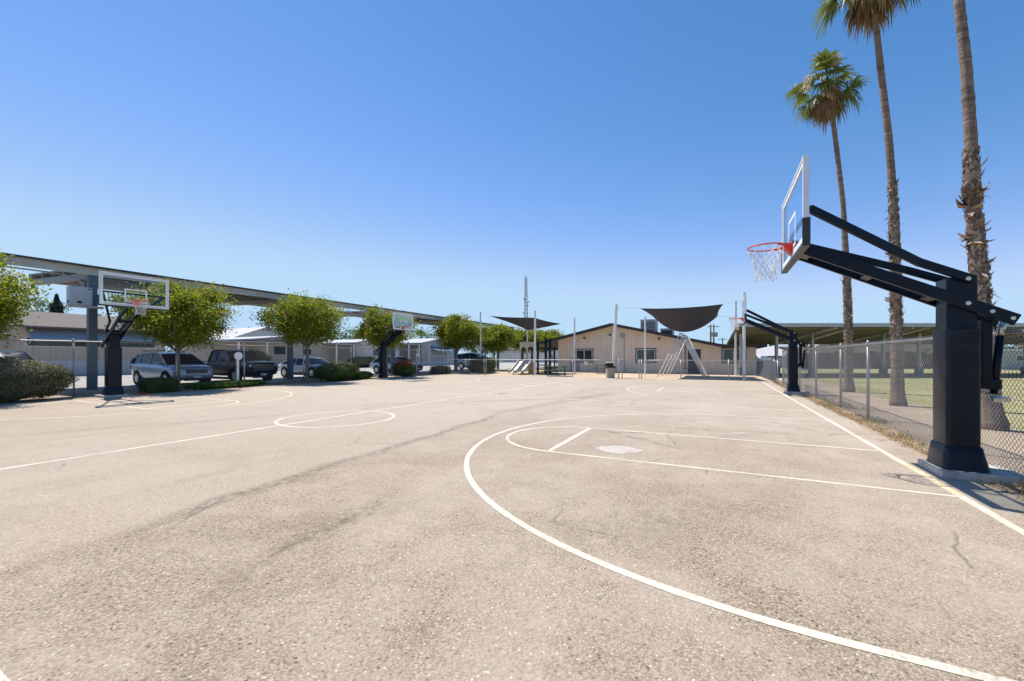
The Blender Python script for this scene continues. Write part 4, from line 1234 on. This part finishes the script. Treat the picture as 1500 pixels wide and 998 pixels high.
silver = carpaint('silver_car_paint', (.33, .40, .50), .5, .28)
suv_st = [(-2.36, .48, .95, .70, .0), (-2.30, .38, 1.12, .86, .0), (-1.7, .27, 1.16, .93, 0), (-.4, .25, 1.11, .94, 0), (.8, .25, 1.08, .94, 0), (1.30, .26, 1.06, .93, .03), (1.95, .28, .98, .90, .06), (2.25, .32, .90, .82, .05), (2.36, .38, .78, .68, .02)]
suv_cab = [(-2.26, 1.10), (-2.14, 1.38), (-1.9, 1.55), (-.5, 1.67), (.2, 1.64), (.42, 1.58), (1.38, 1.05)]
vehicle('parked_suv', 'silver crossover parked nose-in behind the large round tree', 'car', -25.2, 11.1, 0, silver, 4.72, 1.88, 1.68, suv_st, suv_cab, (-1.42, 1.42), .36, roofrack=True, grille=(.74, .46, .20))
dk = carpaint('dark_navy_car_paint', (.004, .010, .026), 0, .25, .05, .12)
vehicle('parked_suv', 'dark blue car at the left edge, only its roof showing over the big bush', 'car', -25.3, 5.35, 0, dk, 4.72, 1.88, 1.68, suv_st, suv_cab, (-1.42, 1.42), .36, grille=(.74, .46, .20))
def truck_bed(t):
    a = MB(); a.b2(-2.6, -.95, -.72, .72, 1.21, 1.215); a.build('cargo_bed', M['trimblack'], t)
tr_st = [(-2.78, .55, 1.08, .86, 0), (-2.74, .45, 1.20, .92, 0), (-1.7, .36, 1.22, .96, 0), (-.4, .34, 1.20, .97, 0), (.9, .34, 1.20, .97, .02), (1.5, .34, 1.20, .96, .04), (2.3, .36, 1.17, .93, .05), (2.68, .40, 1.10, .90, .04), (2.78, .44, 1.0, .84, .02)]
tr_cab = [(-1.0, 1.19), (-.92, 1.72), (-.7, 1.83), (.35, 1.84), (.55, 1.78), (1.25, 1.18)]
vehicle('pickup_truck', 'dark navy pickup parked between the silver crossover and the white coupe', 'pickup truck', -25.4, 14.25, 0, dk, 5.56, 1.96, 1.82, tr_st, tr_cab, (-1.7, 1.75), .40, bed=truck_bed, grille=(.86, .60, .34))
wh = carpaint('white_car_paint', (.66, .68, .71), .1, .3)
cp_st = [(-2.40, .50, .86, .72, .0), (-2.34, .40, .96, .84, .0), (-1.6, .26, .98, .94, .02), (-.4, .22, .92, .93, 0), (.8, .22, .90, .93, 0), (1.25, .22, .92, .94, .04), (1.95, .24, .84, .90, .06), (2.28, .28, .76, .80, .04), (2.40, .34, .66, .66, .02)]
cp_cab = [(-1.95, .97), (-.95, 1.34), (-.6, 1.38), (.15, 1.36), (.3, 1.33), (1.2, .91)]
vehicle('parked_coupe', 'white two-door coupe behind the tree with pink blossoms', 'car', -25.75, 19.5, 0, wh, 4.80, 1.90, 1.38, cp_st, cp_cab, (-1.45, 1.42), .36, grille=(.60, .5, .2))
sl2 = carpaint('pale_silver_car_paint', (.50, .53, .58), .5, .3)
sd_st = [(-2.40, .48, .84, .70, .0), (-2.34, .38, .98, .84, .0), (-1.6, .26, 1.0, .92, .02), (-.4, .23, .95, .92, 0), (.8, .23, .93, .92, 0), (1.2, .23, .94, .92, .03), (1.95, .25, .86, .88, .06), (2.28, .30, .78, .80, .04), (2.40, .36, .68, .66, .02)]
sd_cab = [(-2.0, .99), (-1.35, 1.40), (-1.0, 1.46), (-.2, 1.48), (.3, 1.44), (.45, 1.40), (1.3, .94)]
vehicle('parked_sedan', 'pale silver sedan behind the red-leaved bush', 'car', -24.9, 27.3, 0, sl2, 4.80, 1.86, 1.47, sd_st, sd_cab, (-1.42, 1.45), .34, grille=(.62, .46, .28))
vehicle('parked_car', 'pale blue-grey vehicle behind the tan hedge, under the trees', 'car', -25.0, 40.5, 0, carpaint('blue_grey_paint', (.22, .30, .36), .3), 4.72, 1.9, 1.9, [(a, b, c*1.1, d, e) for a, b, c, d, e in suv_st], [(a, b*1.13) for a, b in suv_cab], (-1.42, 1.42), .38, grille=(.78, .48, .26))

# ------------------------------------------------------------------ mobile homes across the lot
def home(label, y0, y1, wallm, roofm, X=-45.0, depth=14.0, h=2.95, awn=None, porch=None, wins=(), skirt=.75, ridge=1.0, over=.5, along=False, awm='awning'):
    t = thing('mobile_home', label, 'mobile home', (X, y0, 0), 0)
    w = y1-y0
    mb = MB(); mb.b2(-depth, 0, 0, w, skirt, h)
    if along: mb.prism([(-depth, h), (0, h), (-depth/2, h+ridge)], .02, w-.02)
    else: mb.prism([(0, h), (w, h), (w/2, h+ridge)], -depth+.02, -.02, 'x')
    mb.build('wall', wallm, t)
    mb = MB(); mb.b2(-depth+.05, -.06, .05, w-.05, 0, skirt); mb.build('skirting', M['skirt'], t)
    mb = MB()
    sl = ridge/(w/2)
    if along:
        k2 = ridge/(depth/2)*.75; mb.prism([(-depth-over, h-over*k2+.01), (-depth-.02, h+.012), (-depth/2, h+ridge+.01), (.02, h+.012), (over, h-over*k2+.01), (over, h-over*k2+.14), (-depth/2, h+ridge+.14), (-depth-over, h-over*k2+.14)], -.4, w+.4)
    else: mb.prism([(-over, h-over*sl+.01), (w/2, h+ridge+.01), (w+over, h-over*sl+.01), (w+over, h-over*sl+.13), (w/2, h+ridge+.13), (-over, h-over*sl+.13)], -depth-.4, .4, 'x')
    mb.build('roof', roofm, t)
    for (a, b, z0, z1) in wins:
        f = MB(); f.b2(-.01, .04, a-.06, b+.06, z0-.06, z1+.06); wo = f.build('window', M['winframe'], t)
        f = MB(); f.b2(.042, .05, a, b, z0, z1); f.build('pane', M['winglass'], wo)
    for (a, b, zt, zl, out) in (awn or ()):
        f = MB(); f.add([(.06, a, zt), (.06, b, zt), (out, b, zl), (out, a, zl), (.06, a, zt-.03), (.06, b, zt-.03), (out, b, zl-.06), (out, a, zl-.06)], [(0, 1, 2, 3), (4, 7, 6, 5), (0, 4, 5, 1), (1, 5, 6, 2), (2, 6, 7, 3), (3, 7, 4, 0)])
        ao = f.build('awning', M[awm], t)
        f = MB()
        for q in (a+.1, b-.1): f.bar((out-.03, q, zl-.05), (.06, q, zl-.5), .03, .03)
        f.build('awning_arm', M['whitepole'], ao)
    if porch:
        a, b, zt, out = porch
        f = MB(); f.add([(-8, a, zt+.25), (-8, b, zt+.25), (out, b, zt), (out, a, zt), (-8, a, zt+.15), (-8, b, zt+.15), (out, b, zt-.12), (out, a, zt-.12)], [(0, 1, 2, 3), (4, 7, 6, 5), (0, 4, 5, 1), (1, 5, 6, 2), (2, 6, 7, 3), (3, 7, 4, 0)])
        po = f.build('porch_roof', M['awning'], t)
        for q in (a+.3, (a+b)/2, b-.2):
            f = MB(); f.b2(out-.35, out-.2, q-.07, q+.07, 0, zt-.1); f.build('porch_post', M['whitepole'], po)
    return t
home('beige mobile home with a brown-grey roof and long pale awnings behind the left hoop', 10.3, 19.3, M['homebeige'], M['shingle'], h=3.75, ridge=1.2, skirt=1.15, depth=8, along=True, over=.9,
     wins=((.6, 4.6, 2.25, 2.85), (5.3, 8.2, 2.25, 2.85)), awn=((.5, 4.9, 3.62, 2.75, 1.2), (5.2, 8.5, 3.62, 2.8, 1.1)))
home('cream mobile home with a white carport roof, behind the dark pickup', 27.5, 36.0, M['homecream'], M['awning'], h=3.35, ridge=.5, wins=((2.0, 3.4, 1.7, 2.6), (5.6, 6.8, 1.7, 2.4)), porch=(-3.2, 3.2, 3.05, 2.2))
home('white mobile home with a white-edged porch, behind the pinkish-tipped bush', 41.3, 50.0, M['homewhite'], M['awning'], h=3.4, ridge=.6, wins=((3.2, 7.2, 1.6, 2.5),), porch=(-5.0, 1.2, 3.1, 2.0))
home('grey mobile home with a blue-grey awning, behind the silver sedan', 55.5, 66.0, M['homegrey'], M['awning'], h=3.8, ridge=.9, wins=((2.5, 7.0, 1.7, 2.6),), awn=((1.8, 8.0, 3.3, 2.5, 1.9),), porch=(-5.0, .6, 3.5, 1.5), awm='awningblue')
home('tan mobile home left of the photo frame, beyond the big bush', -6.0, 6.0, M['homecream'], M['shingle'], h=3.4, ridge=1.0, skirt=.9, depth=8, along=True, wins=((2, 4, 1.9, 2.7), (7, 9.5, 1.9, 2.7)))
home('pale mobile home far behind the slides', 96.0, 106.0, M['homewhite'], M['shingle'], X=-38, h=3.1, ridge=.8, wins=((3, 4.5, 1.6, 2.4),))
home('pale home with a grey gable seen over the white carport roof', 40.0, 54.0, M['greyblue'], M['greyroof'], X=-74, h=4.2, ridge=2.6)

# shrubs at the homes
bush('yellow_green_shrub', 'bright yellow-topped clipped shrub before the white porch home', -43.4, 42.2, .9, .9, 1.45, 'leafdark', 1800, .16, True, seed=21, top='leafgreen')
bush('dark_shrub', 'dark shrub left of the yellow-topped shrub', -43.4, 40.0, 1.0, 1.4, 1.5, 'leafdark', 1500, .18, seed=22)
bush('dark_shrub', 'leafy shrub below the cream home carport roof', -43.0, 25.5, 1.0, 2.2, 2.2, 'leafdark', 2200, .18, seed=23)

# ------------------------------------------------------------------ signs by the cars
def paddle(label, x, y, h, r, rz=0):
    t = thing('round_sign', label, 'sign', (x, y, 0), rz, 'round white signs along the parking kerb')
    mb = MB(); mb.b2(-.045, .045, -.045, .045, -.05, h-r*.6); mb.build('post', M['whitepole'], t)
    mb = MB(); mb.lathe([(.001, -.02), (r*.96, -.02), (r, -.012), (r, .012), (r*.96, .02), (.001, .02)], 20, (0.066, 0, h-r), 'x'); mb.build('sign_face', M['boardframe'], t)
    return t
x, y = from_view(348, 19.6); paddle('round white sign on a white post before the dark pickup', x, y, 1.68, .19)
x, y = from_view(610.5, 31.5); paddle('tiny round white sign over the silver sedan', x, y, 1.72, .13)
mb = MB(); mb.lathe([(.001, 0), (.055, 0), (.06, .05), (.075, .09), (.07, .1), (.001, .1)], 14); mb.box(.1, .03, .03, .16, .1, .05)
o = mb.build('plastic_tub', M['red'], bevel=.008); o.location = (-19.75, 7.75, .0); tag(o, 'small red plastic tub on the court edge by the boxwood', 'tub')

# ------------------------------------------------------------------ far things
# lattice radio tower
tx, ty = from_view(770, 170)
tw = thing('radio_tower', 'thin steel lattice radio tower with small dishes far behind the left sail', 'tower', (tx, ty, 0), .4)
mb = MB(); Ht = 34
def leg(k, z):
    r = 1.05-.55*z/Ht; a = 2*PI*k/3; return Vector((r*math.cos(a), r*math.sin(a), z))
for k in range(3): mb.tube([leg(k, 0), leg(k, Ht)], .12, 5)
z = 0
while z < Ht-1.4:
    for k in range(3):
        mb.tube([leg(k, z), leg((k+1) % 3, z+1.4)], 0.065, 4, False); mb.tube([leg(k, z), leg((k+1) % 3, z)], .065, 4, False)
    z += 1.4
mb.build('lattice_mast', M['tower'], tw)
mb = MB()
for k in range(3): mb.bar(leg(k, Ht-.1), leg((k+1) % 3, Ht-.1), .12, .2); mb.bar(leg(k, Ht+.8), leg((k+1) % 3, Ht+.8), .12, .12); mb.bar(leg(k, Ht), leg(k, Ht+.8), .1, .1)
mb.build('top_platform', M['tower'], tw)
for (zz, a, r) in ((27.5, -1.2, .55), (25.3, 2.2, .6), (22.5, -.9, .45), (19.6, 2.6, .6), (19.2, -1.1, .7), (17.5, .2, .6), (24, -.6, .4)):
    mb = MB(); c = Vector((math.cos(a)*1.35, math.sin(a)*1.35, zz)); mb.lathe([(.001, 0), (r*.7, .08), (r, .25), (r, .3), (.001, .3)], 12, tuple(c), 'x'); mb.bar((0, 0, zz), c, .1, .1); mb.build('dish', M['tower'], tw)

def upole(label, px, D, top, arms=True, tr=False):
    x, y = from_view(px, D)
    t = thing('utility_pole', label, 'utility pole', (x, y, 0), TH, 'wooden utility poles in the distance')
    mb = MB(); mb.tube([(0, 0, 0), (0, 0, top)], [.2, .13], 8); mb.build('pole', M['wood'], t, smooth=True)
    if arms:
        mb = MB(); mb.bar((-1.2, .15, top-.5), (1.2, .15, top-.5), .12, .14); mb.build('cross_arm', M['wood'], t)
    if tr:
        mb = MB(); mb.lathe([(.001, 0), (.3, .02), (.3, .9), (.001, .95)], 10, (.35, -.3, top-2.6)); mb.lathe([(.001, 0), (.3, .02), (.3, .9), (.001, .95)], 10, (-.35, -.3, top-2.6)); mb.build('transformer', M['hvac'], t)
    return t
upole('dark utility pole left of the transformer pole, above the beige roof', 1041, 78, 7.6, False)
upole('utility pole with a crossarm and transformers above the beige roof', 1045.5, 84, 8.1, True, True)
upole('short utility pole right of the transformer pole', 1058.5, 110, 6.6)
upole('faint utility pole above the grey gable at left', 393, 120, 10.0, False)

# houses across the lawn
def low_building(name, label, cat, px0, px1, D, h, depth, wm, rm=None, ridge=0.0, over=.3):
    x, y = from_view(px0, D)
    L = (px1-px0)/602.4*D
    t = thing(name, label, cat, (x, y, 0), TH)
    mb = MB(); mb.b2(0, L, 0, depth, -.05, h); mb.build('wall', wm, t)
    if rm:
        mb = MB()
        if ridge: mb.prism([(-over, h), (depth/2, h+ridge), (depth+over, h), (depth+over, h+.1), (depth/2, h+ridge+.12), (-over, h+.1)], -over, L+over, 'x')
        else: mb.b2(-over, L+over, -over, depth+over, h+.003, h+.2)
        mb.build('roof', rm, t)
    mb = MB(); k = 0; xx = 2.0
    wt = None
    while xx < L-2 and k < 8 and cat != 'fence':
        f = MB(); f.b2(xx, xx+1.3, -.03, .01, h*.45, h*.78); wo = f.build('window', M['winframe'], t)
        f = MB(); f.b2(xx+.08, xx+1.22, -.04, -.032, h*.45+.08, h*.78-.08); f.build('pane', M['winglass'], wo)
        xx += 5.0; k += 1
    return t
low_building('board_fence', 'long red-brown board fence at the far side of the lawn', 'fence', 1152, 1620, 50, 1.95, .12, M['brownwall'])
low_building('tan_building', 'low tan building rising behind the red-brown fence', 'building', 1200, 1420, 58, 3.0, 9, M['tanwall'], M['greyroof'])
low_building('grey_roofed_house', 'dark red house with a pale grey roof right of the beige building', 'house', 1100, 1158, 62, 1.5, 11, M['brownwall'], M['greyroof'], 1.6, .8)
low_building('pale_trailer', 'pale grey trailer behind the big hoop adjuster at the right edge', 'trailer', 1462, 1600, 46, 2.1, 3, M['greyblue'], M['winframe'])
low_building('grey_slat_fence', 'pale grey slat fence left of the far right hoop post', 'fence', 1108, 1156, 55, 1.35, .1, M['greyblue'])
x, y = from_view(1108.5, 33.5)
tk = MB(); tk.lathe([(.001, 0), (.2, .0), (.22, .05), (.22, 1.0), (.15, 1.12), (.001, 1.14)], 14); tk.tube([(0, 0, 1.1), (0, 0, 1.3)], .04, 8)
o = tk.build('white_tank', M['whitepole'], smooth=True); o.location = (x, y, .25); tag(o, 'white upright tank at the corner of the beige building', 'tank')
mb = MB(); mb.b2(-1.3, .2, -.5, .5, 0, .75); mb.b2(-1.1, -.2, -.45, .45, .751, 1.05); o = mb.build('covered_cart', M['whitepole'], bevel=.08)
x, y = from_view(1124, 52); o.location = (x, y, .55); o.rotation_euler = (0, 0, TH); tag(o, 'white covered cart far behind the short fence at right', 'cart')
mb = MB(); [mb.lathe([(.001, -.08), (.28, -.08), (.28, .08), (.001, .08)], 12, (xx, yy, -.27), 'y') for xx in (-1.0, 0) for yy in (-.42, .42)]
mb.build('wheel', M['tyre'], o)

# trees far away
far = [(62, 62, 3.2, 10.3, 'leafgreen', 'rounded green tree above the left home roof, left of the conifer'), (112, 66, 3.0, 9.0, 'leafgreen', 'lower green tree right of the conifer'),
       (352, 100, 3.6, 7.6, 'leafdark', 'dark tree left of the grey gable'), (372, 96, 3.0, 7.2, 'leafdark', 'small dark tree in front of the grey gable'),
       (505, 110, 5.0, 8.8, 'leafdark', 'far tree right of the tree with pink blossoms'), (538, 105, 4.5, 7.6, 'leafgreen', 'far light tree behind the white porch home'), (616, 95, 4.6, 8.0, 'leafgreen', 'green tree above the grey home, right of the distant hoop'),
       (640, 100, 4.5, 7.5, 'leafgreen', 'green tree peeking left of the hedge tree'), (705, 105, 5.0, 8.5, 'leafdark', 'dark far tree behind the leftmost sail post'),
       (-30, 70, 5.0, 9.0, 'leafgreen', 'far tree at the left photo edge'), (1475, 62, 3.0, 4.2, 'leafdark', 'dark rounded tree at the right edge behind the trailer'), (1435, 60, 2.2, 3.7, 'leafdark', 'dark shrubby tree left of the pale trailer')]
far += [(None, q, r, h, lm, 'broad tree far outside the photo frame') for q, r, h, lm in (((-80, -20), 6, 10, 'leafgreen'), ((-95, 2), 5, 8, 'leafdark'), ((-70, -60), 6, 9, 'leafgreen'), ((75, 30), 5, 8, 'leafdark'), ((88, 12), 6, 9, 'leafgreen'), ((70, -15), 5, 8, 'leafgreen'), ((82, 50), 5, 8, 'leafdark'))]
for i, (px, D, r, top, lm, lab) in enumerate(far):
    if px is None: x, y = D; D = 90
    else: x, y = from_view(px, D)
    tree(lab, x, y, top*.3, top-r*.8, r, r*.8, 2600, 45, .30*D/70, lm, .2, 0, 'distant_tree', 'trees beyond the homes', limbs=5, twigs=False)
# conifer
x, y = from_view(83, 58)
cn = thing('conifer_tree', 'dark blue-green conifer above the beige home roof', 'tree', (x, y, 0))
mb = MB(); mb.tube([(0, 0, 0), (0, 0, 8.2)], [.22, .04], 8); mb.build('trunk', M['bark'], cn, smooth=True)
mb = MB()
for _ in range(7000):
    z = R.uniform(1.2, 8.5); rr_ = (8.7-z)/7.4*3.6*(.85+.18*math.sin(z*4.5))
    a = R.uniform(0, 2*PI); k = R.uniform(.4, 1)**.5
    add_leaf(mb, Vector((rr_*k*math.cos(a), rr_*k*math.sin(a), z-.25*k)), .32, .35, (Vector((math.cos(a), math.sin(a), 1.2))+rnd_unit()*.5).normalized())
mb.build('crown', M['conifer'], cn, fix=False)
cn.scale = (1.0, 1.0, 1.24)
# young tree on the lawn
x, y = from_view(1350, 40)
tree('young slender tree on the lawn seen through the right fence', x, y, .9, 1.75, .55, .6, 700, 20, .16, 'leafgreen', .05, 0, 'young_tree', None, twigs=False)

# ------------------------------------------------------------------ weeds and grass
def blades(mb, x, y, z, h, n, spread):
    for _ in range(n):
        a = R.uniform(0, 2*PI); bx = x+R.gauss(0, spread); by = y+R.gauss(0, spread)
        hh = h*R.uniform(.4, 1.2); lean = R.uniform(.1, .9)*hh; w = R.uniform(.003, .007)
        d = Vector((math.cos(a), math.sin(a), 0)); s = Vector((-d.y, d.x, 0))
        b = Vector((bx, by, z))
        mb.add([b-s*w, b+s*w, b+d*lean*.4+Vector((0, 0, hh*.65))+s*w*.7, b+d*lean+Vector((0, 0, hh)), b+d*lean*.4+Vector((0, 0, hh*.65))-s*w*.7], [(0, 1, 2, 4), (4, 2, 3)])
mb = MB()
for _ in range(520):
    y = R.uniform(4, 27); x = 2.95+R.gauss(.0, .16)
    if mnoise.noise((x*2, y*1.1, 4)) < -.15: continue
    blades(mb, x, y, -.012, R.uniform(.03, .09), 7, .05)
for _ in range(60): blades(mb, 3.02+R.gauss(0, .08), 6.0+R.gauss(0, .35), -.01, .2, 8, .05)
tag(mb.build('dry_weeds', M['drygrass'], fix=False), kind='stuff')
mb = MB()
for _ in range(420):
    y = R.uniform(5, 18); x = 3.15+R.gauss(.1, .22)
    if mnoise.noise((x*1.3, y*.6, 11)) < .0: continue
    blades(mb, x, y, -.012, R.uniform(.04, .09), 9, .06)
for _ in range(9000):
    x = 5.2+abs(R.gauss(0, 7)); y = R.uniform(6, 40)
    if mnoise.noise((x*.5, y*.3, 2)) < -.1: continue
    blades(mb, x, y, -.018, .04, 3, .12)
tag(mb.build('grass', M['greengrass'], fix=False), kind='stuff')
# leaf litter
mb = MB()
for _ in range(9000):
    y = R.uniform(3, 28); x = 2.75+abs(R.gauss(0, .32))*(.5+.8*abs(mnoise.noise((0, y*.6, 3))))
    if x < 2.5: continue
    add_leaf(mb, Vector((x, y, (.006 if x < 2.75 else -.008)+R.random()*.012)), .035, .5, (Vector((0, 0, 1))+rnd_unit()*.5).normalized())
for _ in range(1500):
    y = R.uniform(2, 28); x = -20.2+R.gauss(0, .3)
    add_leaf(mb, Vector((x, y, .006+R.random()*.012)), .05, .5, (Vector((0, 0, 1))+rnd_unit()*.5).normalized())
tag(mb.build('leaf_litter', M['palmdead'], fix=False), kind='stuff')

# ------------------------------------------------------------------ camera, sun, sky
cam = bpy.data.cameras.new('camera'); co = bpy.data.objects.new('camera', cam); COL.objects.link(co)
co.location = (0, 0, EYE); co.rotation_euler = (PI/2, 0, TH)
cam.sensor_width = 36; cam.lens = 602.4/1500*36; cam.shift_y = 23.8/1500
cam.clip_start = .05; cam.clip_end = 3000
scene.camera = co
sund = Vector((-.94, .34, 0)).normalized()
EL = math.radians(61.7)
sd = Vector((sund.x*math.cos(EL), sund.y*math.cos(EL), math.sin(EL)))
sl = bpy.data.lights.new('sun', 'SUN'); sl.energy = 4.6; sl.angle = math.radians(.53); sl.color = (1, .94, .85)
so = bpy.data.objects.new('sun', sl); COL.objects.link(so); so.rotation_euler = sd.to_track_quat('Z', 'Y').to_euler()
so.location = (-20, 10, 40)
w = bpy.data.worlds.new('World'); scene.world = w; w.use_nodes = True
nt = w.node_tree; nt.nodes.clear()
sky = nt.nodes.new('ShaderNodeTexSky'); sky.sky_type = 'NISHITA'; sky.sun_disc = False
sky.sun_elevation = EL; sky.sun_rotation = math.atan2(sund.x, sund.y)
sky.air_density = 1.0; sky.dust_density = 0.03; sky.ozone_density = 3.5; sky.altitude = 50
bg = nt.nodes.new('ShaderNodeBackground'); bg.inputs[1].default_value = .125
ou = nt.nodes.new('ShaderNodeOutputWorld')
KS = .183                                   # clear-sky colour: deeper and bluer towards the zenith
sp = nt.nodes.new('ShaderNodeSeparateColor'); cb_ = nt.nodes.new('ShaderNodeCombineColor')
nt.links.new(sky.outputs[0], sp.inputs[0])
for k, (cc_, gg_) in enumerate(((2.0, 1.85), (.86, 1.1), (.80, 1.0))):
    p_ = nt.nodes.new('ShaderNodeMath'); p_.operation = 'POWER'; p_.inputs[1].default_value = gg_
    q_ = nt.nodes.new('ShaderNodeMath'); q_.operation = 'MULTIPLY'; q_.inputs[1].default_value = KS*(.92, .95, 1.12)[k]
    r_ = nt.nodes.new('ShaderNodeMath'); r_.operation = 'MULTIPLY'; r_.inputs[1].default_value = cc_/KS
    nt.links.new(sp.outputs[k], q_.inputs[0]); nt.links.new(q_.outputs[0], p_.inputs[0]); nt.links.new(p_.outputs[0], r_.inputs[0]); m_ = nt.nodes.new('ShaderNodeMath'); m_.operation = 'SMOOTH_MIN'; m_.inputs[1].default_value = (.50, .725, .96)[k]/KS; m_.inputs[2].default_value = (.30, .2, .1)[k]/KS
    nt.links.new(r_.outputs[0], m_.inputs[0]); nt.links.new(m_.outputs[0], cb_.inputs[k])
nt.links.new(cb_.outputs[0], bg.inputs[0]); nt.links.new(bg.outputs[0], ou.inputs[0])
scene.view_settings.view_transform = 'Standard'; scene.view_settings.look = 'None'
scene.view_settings.exposure = .55; scene.view_settings.gamma = 1
scene.cycles.max_bounces = 8; scene.cycles.transparent_max_bounces = 16
scene.cycles.use_denoising = True
